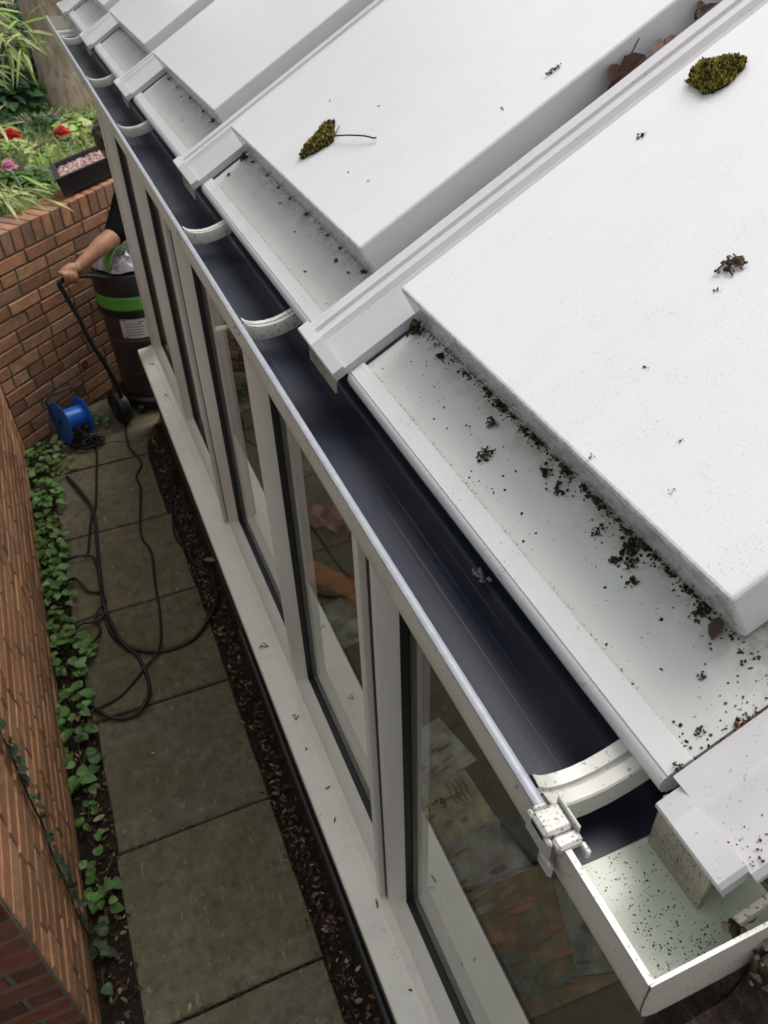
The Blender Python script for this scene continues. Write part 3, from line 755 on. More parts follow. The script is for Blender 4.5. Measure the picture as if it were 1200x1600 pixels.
# strap / green catch on the head
b=MB(); pts=[(.205,4.60,.875),(.215,4.61,.935),(.245,4.625,.975),(.285,4.65,1.0),(.33,4.70,.96)]
P=catmull(pts,4); vs=[];fs=[]
for p in P: vs+=[p+Vector((-.008,.034,.004)),p+Vector((.016,-.030,.010)),p+Vector((.016,-.030,.018)),p+Vector((-.008,.034,.013))]
for i in range(len(P)-1):
    for k in range(4): fs.append((i*4+k,i*4+(k+1)%4,i*4+4+(k+1)%4,i*4+4+k))
fs+= [(0,1,2,3),tuple(reversed([len(vs)-4+k for k in range(4)]))]
b.add(vs,fs); sub(b,'green_handle',M['green'],hd_,vac,auto=40)
# grey plastic bag on top
b=MB(); r=random.Random(12); nr,na=7,26; vs=[];fs=[]
for i in range(nr+1):
    rr=.20*i/nr
    for k in range(na):
        a=6.283*k/na
        z=.898+.050*(1-(i/nr)**2)+.014*math.sin(a*5+i*1.7)*min(1,i/2)+r.uniform(-.008,.008)*(1 if 0<i<nr else .3)
        if i==nr: z=.887+.006*math.sin(a*7)
        vs.append((0.335+rr*math.cos(a)*(1+.05*math.sin(3*a)),4.745+rr*math.sin(a),z))
for i in range(nr):
    for k in range(na): fs.append((i*na+k,i*na+(k+1)%na,(i+1)*na+(k+1)%na,(i+1)*na+k))
b.add(vs,fs); top(b,'plastic_bag',M['bag'],(.335,4.745,.88),'crumpled grey plastic bag lying on top of the vacuum cleaner','plastic bag',smooth=False)

# ---- cable reel
RC=Vector((-.205,4.42,.142)); reel=empty('cable_reel',(-.205,4.42,0)); tag(reel,'bright blue cable reel standing by the brick wall at the end of the path','cable reel')
ax=Vector((.90,.42,-.10)).normalized(); M3=ax.to_track_quat('Z','Y').to_matrix()
Tr=lambda v:M3@v+RC
for s_ in(-1,1):
    b=MB(); z=.072*s_; R0=.125 if s_<0 else .112
    b.lathe([(.02,z-.003),(R0,z-.003),(R0+.004,z),(R0,z+.003),(.02,z+.003),(.02,z-.003)],32,0,(1,1,1),Tr); sub(b,'flange',M['blue'],reel,reel,auto=35)
b=MB(); b.lathe([(.066,-.069),(.066,.069)],28,0,(1,1,1),Tr); sub(b,'drum',M['blue'],reel,reel,auto=35)
b=MB(); r=random.Random(2); pts=[]
for i in range(90):
    a=R(150)+i/90*R(200)*1.0; k=i*.35
    pts.append(Tr(Vector(((.080+.012*math.sin(k*2.1))*math.cos(k),(.080+.012*math.sin(k*2.1))*math.sin(k),.058*math.sin(i*.07)))))
b.tube([p for p in pts if p.z<.128],.006,6); sub(b,'wound_cable',M['redbrown'],reel,reel,auto=50)
b=MB(); h=[Tr(Vector((.0,.0,-.085))),RC+Vector((-.09,-.02,.02)),RC+Vector((-.105,.0,.145)),RC+Vector((-.08,.03,.163)),RC+Vector((.045,.08,.160)),RC+Vector((.07,.075,.14)),Tr(Vector((0,0,.085)))]
b.tube(h,.007,8); fr_=sub(b,'frame',M['bplastic'],reel,reel,auto=50)
b=MB(); b.tube([RC+Vector((-.11,-.10,-.139)),RC+Vector((-.085,-.02,-.02)),RC+Vector((-.10,.09,-.139))],.007,8); sub(b,'foot',M['bplastic'],fr_,reel,auto=50)
b=MB(); b.tube([RC+Vector((.06,-.06,-.139)),RC+Vector((.075,.04,-.01)),RC+Vector((.05,.13,-.139))],.007,8); sub(b,'foot',M['bplastic'],fr_,reel,auto=50)
# spilled cable heap at the foot of the reel
b=MB(); r=random.Random(8); pts=[]
for i in range(60):
    a=i*.55; rr=.05+.035*math.sin(i*.37)+r.uniform(-.008,.008)
    pts.append((-.155+rr*1.15*math.cos(a),4.315+rr*.75*math.sin(a),.012+.03*abs(math.sin(i*.21))*(1-i/90)))
pts+= [(-.125,4.29,.012),(-.122,4.2,.01),(-.15,4.004,.010),(-.191,3.711,.011),(-.227,3.611,.011),(-.273,3.36,.011),(-.294,3.318,.011)]
b.tube(catmull(pts,3),.0065,6); top(b,'extension_cable',M['rubber'],(-.15,4.3,0),'dark cable heaped at the foot of the blue reel and trailing along the path','cable',auto=60)
# loose cables on the path
def cable(pts,r_,label,z=.012):
    b=MB(); n=len(pts); P=[(p[0],p[1],z+.004*math.sin(i*1.9)+(.010 if i%3==1 else 0)) for i,p in enumerate(pts)]
    P=catmull(P,7); b.tube(P,r_,7); c=P[len(P)//2]
    return top(b,'cable',M['rubber'],(c[0],c[1],0),label,'cable',group='black cables lying on the path',auto=60)
cable([(-.305,4.044),(-.244,3.826),(-.21,3.661),(-.226,3.391),(-.243,3.145),(-.255,2.92),(-.246,2.744),(-.182,2.614),(-.069,2.551),(.073,2.56),(.182,2.657),(.238,2.764)],.0095,'thickest black cable, bending in one wide curve across the path to the conservatory wall')
cable([(.078,4.47),(.062,4.179),(.1,4.008),(.05,3.879),(.053,3.75),(.007,3.503),(-.01,3.345),(.013,3.203),(-.01,2.992),(-.027,2.773),(-.067,2.562),(-.134,2.495),(-.258,2.385),(-.367,2.346),(-.418,2.341)],.006,'thin wavy black cable running down the middle of the path from the vacuum cleaner',.010)
cable([(-.40,3.32),(-.32,3.304),(-.26,3.292),(-.248,3.197),(-.252,2.966),(-.256,2.876),(-.30,2.84),(-.36,2.837),(-.391,2.809)],.0065,'short black cable loop coming out of the weeds, the farther of two',.022)
cable([(-.40,3.17),(-.353,3.148),(-.305,3.055),(-.256,3.02),(-.247,2.938),(-.299,2.874),(-.29,2.785),(-.319,2.716),(-.382,2.696)],.0065,'short black cable loop coming out of the weeds, the nearer of two',.018)
cable([(-.262,2.95),(-.215,2.669),(-.163,2.566),(-.144,2.406),(-.162,2.306),(-.214,2.26),(-.277,2.262),(-.335,2.297),(-.377,2.367),(-.419,2.439)],.0085,'black cable ending in the loop nearest the camera on the path',.014)
cable([(.26,3.86),(.242,3.789),(.171,3.485),(.148,3.273),(.179,3.143),(.195,3.044),(.25,2.93),(.238,2.764)],.006,'thin black cable lying along the litter strip by the conservatory wall',.010)

# ---- person
def remeshed(mb,name,mat,voxel,root,parent,smooth_it=4):
    L=root.location; mb.v=[(v[0]-L.x,v[1]-L.y,v[2]-L.z) for v in mb.v]
    o=mb.build(name,mat,parent)
    md=o.modifiers.new('r','REMESH'); md.mode='VOXEL'; md.voxel_size=voxel; md.use_smooth_shade=True
    sm=o.modifiers.new('s','SMOOTH'); sm.iterations=smooth_it; sm.factor=.5
    dg=bpy.context.evaluated_depsgraph_get(); me=bpy.data.meshes.new_from_object(o.evaluated_get(dg)); o.modifiers.clear(); o.data=me
    if not me.materials: me.materials.append(mat)
    me.polygons.foreach_set('use_smooth',[True]*len(me.polygons)); return o
def ball(b,c,rx,ry,rz,Rm=None,n=14):
    vs=[];fs=[];c=Vector(c); m=8
    for i in range(m+1):
        t=math.pi*i/m
        for k in range(n):
            a=6.283185*k/n; v=Vector((rx*math.sin(t)*math.cos(a),ry*math.sin(t)*math.sin(a),rz*math.cos(t)))
            if Rm: v=Rm@v
            vs.append(c+v)
    for i in range(m):
        for k in range(n): fs.append((i*n+k,(i+1)*n+k,(i+1)*n+(k+1)%n,i*n+(k+1)%n))
    b.add(vs,fs)
def limb(b,pts,rs,n=14):
    b.tube(catmull(pts,4) if len(pts)>2 else pts,[rs[0]]*1 if False else sum([[rs[i]+(rs[i+1]-rs[i])*k/4 for k in range(4)] for i in range(len(rs)-1)],[])+[rs[-1]] if len(pts)>2 else rs,n)
    ball(b,pts[0],rs[0],rs[0],rs[0]); ball(b,pts[-1],rs[-1],rs[-1],rs[-1])
pel=Vector((.70,5.06,.90)); che=Vector((.59,4.95,1.20)); nek=Vector((.50,4.90,1.345)); hed=Vector((.415,4.835,1.495))
rsh=Vector((.455,4.90,1.225)); rel=Vector((.300,4.670,1.060)); rwr=Vector((.055,4.478,.985))
lsh=Vector((.70,4.79,1.235)); lel=Vector((.70,4.62,.98)); lwr=Vector((.50,4.70,.975))
per=empty('person',(.68,5.05,0)); tag(per,'person in a black short-sleeved top leaning over the vacuum cleaner, hand on its handle','person')
b=MB()
limb(b,[pel,(pel+che)/2+Vector((.0,.0,.01)),che],[.145,.135,.150]); ball(b,pel,.165,.14,.13)
limb(b,[rsh,che,lsh],[.068,.12,.068]); limb(b,[che,nek,hed+Vector((.015,.012,-.07))],[.10,.062,.055])
Hm=Matrix.Rotation(R(38),3,Vector((.55,-.83,0)).cross(Vector((0,0,1))).normalized())
f_=Vector((-.30,-.28,-.91)).normalized(); u_=(Vector((-.60,-.75,.45))-f_*Vector((-.60,-.75,.45)).dot(f_)).normalized(); r_=f_.cross(u_)
HM=Matrix((r_,f_,u_)).transposed()
ball(b,hed,.076,.094,.112,HM,20); ball(b,hed+f_*.045-u_*.055,.055,.05,.06,HM)
nose=hed+f_*.092-u_*.018; ball(b,nose,.014,.018,.022,HM); 
for s_ in(-1,1):
    ball(b,hed+r_*.078*s_-f_*.005-u_*.012,.010,.020,.032,HM)          # ears
    ball(b,hed+f_*.083+r_*.030*s_+u_*.016,.018,.010,.010,HM)             # brows
ball(b,hed+f_*.088-u_*.062,.026,.012,.008,HM); ball(b,hed+f_*.080-u_*.095,.024,.02,.02,HM)
limb(b,[rsh,(rsh+rel)/2+Vector((.004,.006,.004)),rel],[.062,.056,.045]); 
limb(b,[rel,rel*.62+rwr*.38+Vector((0,0,.004)),rwr],[.050,.049,.029])
limb(b,[lsh,(lsh+lel)/2,lel],[.062,.056,.045]); limb(b,[lel,lel*.6+lwr*.4,lwr],[.045,.045,.028])
# right hand closed round the push handle (grip axis runs from (.06,4.47,.945) to (-.035,4.412,.965))
ga=(Vector((-.035,4.412,.965))-Vector((.06,4.47,.945))).normalized()
palm=Vector((-.004,4.440,.985))
limb(b,[rwr,(rwr+palm)/2+Vector((0,0,.006)),palm],[.029,.036,.034])
kn=Vector((-.012,4.428,.990)); side=ga
fo=Vector((ga.y,-ga.x,0)).normalized()      # away from the body, over the bar
if fo.y>0: fo=-fo
for k,(off_,L_) in enumerate([(-.032,.94),(-.011,1.05),(.011,1.0),(.031,.82)]):
    c0=Vector((.006,4.436,.958))+ga*(.012+off_)
    p0=c0-fo*.012+Vector((0,0,.034)); p1=c0+fo*.026*L_+Vector((0,0,.030)); p2=c0+fo*.034*L_+Vector((0,0,-.002)); p3=c0+fo*.010*L_+Vector((0,0,-.026)); p4=c0-fo*.012+Vector((0,0,-.022))
    limb(b,[p0,p1,p2,p3,p4],[.0115,.0105,.0098,.0090,.0080],10)
limb(b,[palm-ga*.026+Vector((.006,.004,-.004)),palm-ga*.038+fo*.020+Vector((0,0,-.022)),palm-ga*.018+fo*.030+Vector((0,0,-.040))],[.014,.0115,.0095],10)
# left hand resting on the bag
limb(b,[lwr,lwr+Vector((-.035,.0,-.004)),lwr+Vector((-.075,.002,-.006))],[.028,.033,.030])
for k in range(4):
    o0=lwr+Vector((-.075,-.026+.0175*k,-.004)); limb(b,[o0,o0+Vector((-.035,-.004+.003*k,.004)),o0+Vector((-.062+.006*abs(k-1.5),-.006+.004*k,-.010))],[.0105,.0095,.008],10)
o0=lwr+Vector((-.03,-.028,-.008)); limb(b,[o0,o0+Vector((-.025,-.026,-.004)),o0+Vector((-.05,-.03,-.010))],[.013,.011,.009],10)
# legs
for s_,ft in((-1,Vector((.62,5.16,0))),(1,Vector((.80,4.96,0)))):
    hip=pel+Vector((.05*s_+0.02*s_,-.06*s_,-.04)); kne=Vector((ft.x-.02,ft.y-.06,.50)); ank=ft+Vector((.01,.03,.08))
    limb(b,[hip,(hip+kne)/2,kne],[.088,.080,.058]); limb(b,[kne,kne*.65+ank*.35,ank],[.058,.058,.04]); limb(b,[ank,ft+Vector((-.05,-.06,.04)),ft+Vector((-.10,-.13,.03))],[.04,.038,.028])
body=remeshed(b,'body',M['skin'],.0048,per,per,3)
b=MB(); limb(b,[pel+Vector((0,0,-.02)),(pel+che)/2+Vector((0,0,.01)),che],[.158,.148,.162]); limb(b,[rsh,che,lsh],[.082,.135,.082]); limb(b,[che,nek+Vector((.02,.012,-.03))],[.11,.075]); ball(b,pel,.176,.15,.12)
for sh,el in((rsh,rel),(lsh,lel)):
    e=sh*.03+el*.97 if el is rel else sh*.14+el*.86; limb(b,[sh,(sh+e)/2+Vector((.003,.004,.004)),e],[.078,.070,.062])
remeshed(b,'shirt',M['shirt'],.008,per,body,3)
b=MB(); ball(b,pel+Vector((0,0,-.06)),.170,.15,.11)
for s_,ft in((-1,Vector((.62,5.16,0))),(1,Vector((.80,4.96,0)))):
    hip=pel+Vector((.07*s_,-.06*s_,-.06)); kne=Vector((ft.x-.02,ft.y-.06,.50)); ank=ft+Vector((.01,.03,.09)); limb(b,[hip,(hip+kne)/2,kne,kne*.6+ank*.4,ank],[.105,.095,.075,.07,.058])
remeshed(b,'trousers',M['trouser'],.01,per,body,3)
b=MB()
for s_,ft in((-1,Vector((.62,5.16,0))),(1,Vector((.80,4.96,0)))):
    limb(b,[ft+Vector((.03,.05,.05)),ft+Vector((-.05,-.06,.047)),ft+Vector((-.105,-.135,.038))],[.05,.048,.036])
remeshed(b,'shoes',M['bplastic'],.008,per,body,2)
b=MB(); ball(b,hed-f_*.014+u_*.018,.084,.098,.108,HM,20)
r=random.Random(3)
for k in range(160):
    d=Vector((r.gauss(0,1),r.gauss(0,1),r.gauss(0,1))).normalized()
    if d.dot(f_)>.25 or d.dot(u_)<-.45: continue
    c=hed-f_*.014+u_*.018+HM@Vector((.080*(HM.transposed()@d).x,.094*(HM.transposed()@d).y,.104*(HM.transposed()@d).z))
    ball(b,c,.014,.014,.014,None,8)
hair=remeshed(b,'hair',M['hair'],.006,per,body,1)

# ---- planter with pink gravel on the wall
pl=empty('planter',(.24,5.19,1.19)); tag(pl,'long black trough planter filled with pinkish gravel on top of the garden wall','planter')
pa,pb_,pc,pd=Vector((.080,4.985,0)),Vector((.67,5.52,0)),Vector((.63,5.80,0)),Vector((.082,5.29,0))
q=[pa,pb_,pc,pd]; cen=sum(q,Vector())/4
def shrink(p,t,z): return Vector((cen.x+(p.x-cen.x)*t,cen.y+(p.y-cen.y)*t,z))
b=MB(); lo=[shrink(p,.93,1.193) for p in q]; hi=[shrink(p,1,1.288) for p in q]; rm=[shrink(p,1.03,1.290) for p in q]; ro=[shrink(p,1.03,1.302) for p in q]; ri=[shrink(p,.94,1.302) for p in q]; inn=[shrink(p,.93,1.24) for p in q]
vs=lo+hi+rm+ro+ri+inn; fs=[]
for k in range(5):
    for i in range(4):
        j=(i+1)%4; fs.append((k*4+i,k*4+j,k*4+4+j,k*4+4+i))
fs.append((0,3,2,1)); b.add(vs,fs); sub(b,'trough',M['trough'],pl,pl,bevel=.003)
b=MB(); r=random.Random(6); b.add([shrink(p,.92,1.268) for p in q],[(0,1,2,3)],0,(.25,.16,.14))
for k in range(900):
    s_,t=r.random(),r.random(); p=pa.lerp(pb_,s_).lerp(pd.lerp(pc,s_),t); p=shrink(p,.90,1.270)
    g=r.uniform(.7,1.25); b.shard(p,r.uniform(.008,.017),r,0,(.50*g,.34*g,.31*g),flat=.7)
gv=sub(b,'gravel',M['gravel'],pl,pl); gv['kind']='stuff'

# ---- trees behind the wall
def tree_trunk(x,y,z0,r0,h,lean,label,seed,crown=True):
    r=random.Random(seed); t=empty('tree',(x,y,z0)); tag(t,label,'tree')
    b=MB(); n=22; vs=[];fs=[]; m=14
    for i in range(m+1):
        f=i/m; rr=r0*(1+.35*(1-min(1,f*7)))*(1-.35*f)
        for k in range(n):
            a=6.283*k/n; q_=1+.10*math.sin(3*a+seed+f*2)+.05*math.sin(7*a+f*5)+r.uniform(-.025,.025)
            vs.append((x+lean[0]*f*h+rr*q_*math.cos(a),y+lean[1]*f*h+rr*q_*math.sin(a),z0-.1+f*h))
    for i in range(m):
        for k in range(n): fs.append((i*n+k,i*n+(k+1)%n,(i+1)*n+(k+1)%n,(i+1)*n+k))
    b.add(vs,fs); sub(b,'trunk',M['bark'],t,t,smooth=True)
    tp=Vector((x+lean[0]*h,y+lean[1]*h,z0-.1+h))
    for k in range(5):
        a=k*1.3+seed; b=MB(); e=tp+Vector((math.cos(a)*1.1,math.sin(a)*1.1,.9+.2*k))
        b.tube(catmull([tp-Vector((0,0,.5)),tp.lerp(e,.5)+Vector((0,0,.15)),e],4),[r0*.36*(1-.08*i) for i in range(9)],8); sub(b,'branch',M['bark'],t,t,smooth=True)
    b=MB()
    for k in range(3200):
        c=tp+Vector((r.gauss(0,.95),r.gauss(0,.95),1.2+r.gauss(0,.6))); d=Vector((r.uniform(-1,1),r.uniform(-1,1),r.uniform(-.8,.3))); g=r.uniform(.6,1.4)
        b.leaf(c,d,Vector((r.uniform(-.5,.5),r.uniform(-.5,.5),1)),r.uniform(.09,.16),r.uniform(.05,.09),0,(.05*g,.10*g,.022*g))
    sub(b,'crown',M['leaf'],t,t)
tree_trunk(.43,7.66,1.08,.235,3.0,(-.03,.08),'thick rough barked tree trunk rising behind the red flowers',2)
tree_trunk(.02,9.7,1.08,.27,3.2,(-.05,.05),'second tree trunk farther back, half hidden by bamboo leaves',5)

# ---- ivy and bushes
def leafmass(name,label,cat,c,size,n,cols,lrange,seed,stemtop=None,shape='heart',z0=1.08):
    r=random.Random(seed); t=empty(name,(c[0],c[1],z0)); tag(t,label,cat); b=MB(); st=MB()
    for k in range(n):
        # shell weighted blob built of lobes
        a=r.uniform(0,6.283); u=r.random()**.5
        p=Vector((c[0]+size[0]*u*math.cos(a),c[1]+size[1]*u*math.sin(a),z0))
        hgt=size[2]*(1-u*u)*(0.65+.35*math.sin(p.x*9+seed)*math.cos(p.y*7))
        p.z=z0+max(.01,hgt*r.uniform(.45,1.05))
        g=r.uniform(.55,1.45); cc=r.choice(cols); L=r.uniform(*lrange)
        b.leaf(p,Vector((math.cos(a)+r.uniform(-.8,.8),math.sin(a)+r.uniform(-.8,.8),r.uniform(-.5,.4))),Vector((r.uniform(-.5,.5),r.uniform(-.7,.2),1)),L,L*r.uniform(.6,.9),0,tuple(q_*g for q_ in cc),.25,shape)
    for k in range(14):
        a=r.uniform(0,6.283); rr=r.random()
        st.tube([(c[0]+.05*math.cos(a),c[1]+.05*math.sin(a),z0-.01),(c[0]+size[0]*.5*rr*math.cos(a),c[1]+size[1]*.5*rr*math.sin(a),z0+size[2]*.5),(c[0]+size[0]*.8*rr*math.cos(a),c[1]+size[1]*.8*rr*math.sin(a),z0+size[2]*.8)],.006,5)
    sub(b,'foliage',M['leaf'],t,t); sub(st,'stem',M['bark'],t,t); return t
dk=[(.040,.10,.032),(.055,.13,.045),(.075,.15,.045),(.032,.08,.036)]
leafmass('ivy','dark green ivy spreading at the foot of the thick tree trunk','ivy',(.08,7.0),(.42,.30,.16),900,dk,(.06,.10),3)
leafmass('ivy','dark ivy heap left of the thick tree trunk, under the bamboo','ivy',(-.25,7.6),(.55,.45,.75),1000,dk,(.06,.10),4)
leafmass('ivy','ivy patch climbing between the two tree trunks','ivy',(.02,8.4),(.5,.4,1.1),1000,dk,(.07,.11),8)
for (x,y,sx,h,sd,lab) in((-.6,10.8,1.1,2.6,11,'tall dark bush at the top left corner, behind the bamboo'),(.95,10.9,1.2,2.8,12,'tall dark bush behind the far end of the gutter'),(.2,12.6,1.6,3.2,13,'dark bush filling the gap behind the second tree trunk')):
    leafmass('bush',lab,'bush',(x,y),(sx,.8,h),2600,dk+[(.07,.12,.035)],(.08,.14),sd)
lt=[(.28,.40,.09),(.34,.43,.13),(.22,.36,.07),(.40,.42,.17)]
leafmass('shrub','low yellow green shrub right of the red flowers, beside the gutter','shrub',(.50,6.75),(.34,.30,.20),700,lt,(.05,.085),21,shape='oval')
leafmass('shrub','low pale green shrub between the pink and red flowers','shrub',(-.16,6.3),(.42,.32,.15),650,lt,(.04,.08),22,shape='oval')
leafmass('shrub','leafy green plant under the pink flower, by the planter','shrub',(-.14,5.55),(.24,.22,.26),420,[(.10,.19,.04),(.13,.24,.05),(.08,.15,.035)],(.06,.11),23,shape='oval')
# grass
b=MB(); r=random.Random(31)
for k in range(9000):
    x=r.uniform(-.9,1.5); y=r.uniform(5.3,8.2)
    p=Vector((x,y,1.08)); 
    if (p-WP).dot(WN)<.24: continue
    L=r.uniform(.05,.13); g=r.uniform(.6,1.4); c=r.choice([(.24,.32,.07),(.30,.35,.11),(.18,.28,.06),(.38,.36,.17)])
    b.leaf(p,Vector((r.uniform(-.8,.8),r.uniform(-.8,.8),r.uniform(.3,1.2))),Vector((r.uniform(-1,1),-1,.4)),L,r.uniform(.006,.014),0,tuple(q_*g for q_ in c),.5,'long')
top(b,'grass',M['leaf'],(0,6.5,1.08),'rough yellow green grass growing on the raised garden bed','grass',kind='stuff')
# roses
def rose(x,y,z,rad,col,label,seed,zb=1.08):
    r=random.Random(seed); t=empty('rose_plant',(x,y,zb)); tag(t,label,'flower')
    b=MB(); b.tube(catmull([(x+.02,y+.03,zb-.01),(x+.03,y+.02,(zb+z)/2),(x,y,z-.012)],4),.004,6); sub(b,'stem',M['leaf'],t,t)
    for v in b.c: pass
    b=MB()
    for ring,(n,rr,el) in enumerate([(7,1.0,.25),(6,.78,.6),(5,.5,1.0),(4,.28,1.5)]):
        for k in range(n):
            a=6.283*k/n+ring*.5+r.uniform(-.2,.2); g=r.uniform(.75,1.2)
            b.leaf((x+.10*rad*math.cos(a),y+.10*rad*math.sin(a),z+.012*ring-.01),Vector((math.cos(a),math.sin(a),el)),Vector((-math.cos(a)*.5,-math.sin(a)*.5,1)),rad*rr,rad*rr*1.05,0,tuple(q_*g for q_ in col),.35,'oval',.25)
    sub(b,'bloom',M['petal'],t,t)
    b=MB()
    for k in range(16):
        f=r.uniform(.25,.85); a=r.uniform(0,6.28); g=r.uniform(.7,1.3)
        b.leaf((x+.02,y+.02,zb+(z-zb)*f),Vector((math.cos(a),math.sin(a),.3)),Vector((0,0,1)),r.uniform(.05,.08),r.uniform(.03,.045),0,(.09*g,.17*g,.04*g),.2)
    sub(b,'leaves',M['leaf'],t,t)
rose(-.095,5.70,1.39,.062,(.62,.012,.02),'deep red flower nearest the left edge',1)
rose(.199,5.70,1.37,.055,(.55,.025,.03),'red flower right of the other, nearer the gutter',2)
rose(-.144,5.22,1.345,.046,(.72,.28,.42),'pale pink flower below the red ones at the left edge',3)
# bamboo with long drooping leaves
def bamboo(x,y,tops,label,seed,zb=1.08):
    r=random.Random(seed); t=empty('bamboo',(x,y,zb)); tag(t,label,'bamboo'); lv=MB()
    for (tx,ty,tz,nl) in tops:
        st=MB(); P=catmull([(x+r.uniform(-.05,.05),y+r.uniform(-.05,.05),zb-.02),(x+(tx-x)*.25,y+(ty-y)*.25,zb+(tz-zb)*.75),(x+(tx-x)*.65,y+(ty-y)*.65,tz+.06),(tx,ty,tz)],6)
        st.tube(P,[.007*(1-.7*i/(len(P)-1)) for i in range(len(P))],6,0,(.20,.21,.07)); sub(st,'cane',M['leaf'],t,t)
        for k in range(nl):
            i=int(r.uniform(.35,1)**.8*(len(P)-1)); p=P[min(i,len(P)-1)]; g=r.uniform(.65,1.35); c=r.choice([(.28,.40,.08),(.22,.35,.07),(.36,.44,.14),(.44,.47,.22)])
            d=Vector((r.uniform(-.5,1.0),r.uniform(-1,.5),r.uniform(-.9,.35)))
            lv.leaf(p+Vector((r.uniform(-.05,.05),r.uniform(-.05,.05),r.uniform(-.04,.04))),d,Vector((r.uniform(-.4,.4),-.5,1)),r.uniform(.12,.22),r.uniform(.014,.024),0,tuple(q_*g for q_ in c),r.uniform(.1,.6),'long',.25)
    sub(lv,'leaves',M['leaf'],t,t)
bamboo(-.55,5.75,[(.12,5.5,1.86,34),(.02,5.7,2.02,34),(.20,5.6,1.92,26),(-.05,5.45,1.75,30),(.05,6.0,2.1,26)],'bamboo with long pale leaves arching in front of the tree trunks, top left',1)
bamboo(-.60,5.35,[(-.14,5.3,1.50,26),(-.12,5.45,1.40,22),(-.20,5.2,1.62,24)],'bamboo at the left edge with leaves hanging beside the red flower',2)
bamboo(-.45,5.05,[(-.10,5.0,1.24,22),(.05,5.0,1.20,16),(-.16,4.9,1.24,18)],'bamboo drooping over the brick coping below the planter',3)

# ---- weeds along the foot of the left wall
def weed(x,y,n,spread,hgt,lr,label,seed,cols=[(.11,.24,.05),(.14,.28,.07),(.08,.18,.04),(.17,.30,.09)]):
    r=random.Random(seed); t=empty('weed',(x,y,0)); tag(t,label,'weed',group='weeds along the brick wall'); b=MB(); st=MB()
    for k in range(n):
        a=r.uniform(0,6.283); u=r.random()**.6
        px=x+spread[0]*u*math.cos(a); py=y+spread[1]*u*math.sin(a); px=max(px,-.487); pz=hgt*(1-.6*u*u)*r.uniform(.35,1.1)+.012
        L=r.uniform(*lr); g=r.uniform(.6,1.35); da=a+r.uniform(-.9,.9)
        p=Vector((px,py,pz))
        b.leaf(p,Vector((math.cos(da),math.sin(da),r.uniform(-.25,.25))),Vector((r.uniform(-.25,.25),r.uniform(-.35,.15),1)),L,L*r.uniform(.8,1.0),0,tuple(q_*g for q_ in r.choice(cols)),r.uniform(.1,.35),'heart')
        if k%2==0: st.tube([(x+.3*(px-x),y+.3*(py-y),.0),((x+px)/2,(y+py)/2,pz*.8),p],.0013,4,0,(.12,.14,.05))
    sub(b,'leaves',M['leaf'],t,t); sub(st,'stems',M['leaf'],t,t)
weed(-.39,4.20,90,(.13,.20),.10,(.020,.038),'bushy weed beside the blue cable reel',1)
weed(-.43,3.83,75,(.085,.19),.10,(.026,.044),'weed clump just nearer than the reel, against the brick wall',2)
weed(-.44,3.46,46,(.075,.16),.09,(.030,.05),'leafy weed beside the first cable crossing',3)
weed(-.43,3.15,40,(.075,.15),.09,(.030,.05),'weed with cables coming out from under its leaves',4)
weed(-.45,2.88,26,(.045,.12),.06,(.026,.042),'thin dark weed between the two cable loops',5)
weed(-.43,2.66,38,(.085,.12),.09,(.032,.052),'broad-leaved weed beside the big cable loop',6)
weed(-.445,2.35,30,(.06,.15),.09,(.032,.05),'bright weed at the left end of the thin cable',7)
weed(-.455,2.08,22,(.05,.13),.07,(.032,.055),'weed with a few large leaves, nearer than all cables',8)
weed(-.455,1.84,10,(.035,.08),.05,(.024,.038),'small sparse weed by the pale leaf on the soil',9)
weed(-.445,1.60,17,(.045,.13),.06,(.030,.048),'weed beside the second nearest slab joint',10)
weed(-.475,1.36,16,(.03,.10),.05,(.026,.042),'dull small weed close to the dark brick wall end',11,[(.05,.085,.04),(.06,.10,.05)])
weed(-.10,4.52,40,(.10,.07),.06,(.020,.034),'weed between the cable reel and the vacuum cleaner',12)
# climbing ivy streak on the left wall
t=empty('climbing_ivy',(-.49,1.5,.2)); tag(t,'thin straggling ivy climbing up the left brick wall','ivy'); b=MB(); st=MB(); r=random.Random(77)
P=catmull([(-.494,1.42,.05),(-.494,1.43,.195),(-.494,1.468,.285),(-.494,1.50,.44),(-.494,1.549,.52),(-.494,1.562,.637),(-.494,1.604,.80),(-.494,1.62,.95)],6)
st.tube(P,.0035,5,0,(.05,.05,.03)); sub(st,'stem',M['leaf'],t,t)
for k in range(70):
    p=P[int(r.random()*len(P))]+Vector((.006,r.gauss(0,.022),r.gauss(0,.022))); L=r.uniform(.018,.036)
    g=r.uniform(.6,1.3); b.leaf(p,Vector((.35,r.uniform(-1,1),r.uniform(-1,.4))),Vector((1,r.uniform(-.4,.4),.3)),L,L*.9,0,(.055*g,.09*g,.05*g),.2,'heart')
sub(b,'leaves',M['leaf'],t,t)

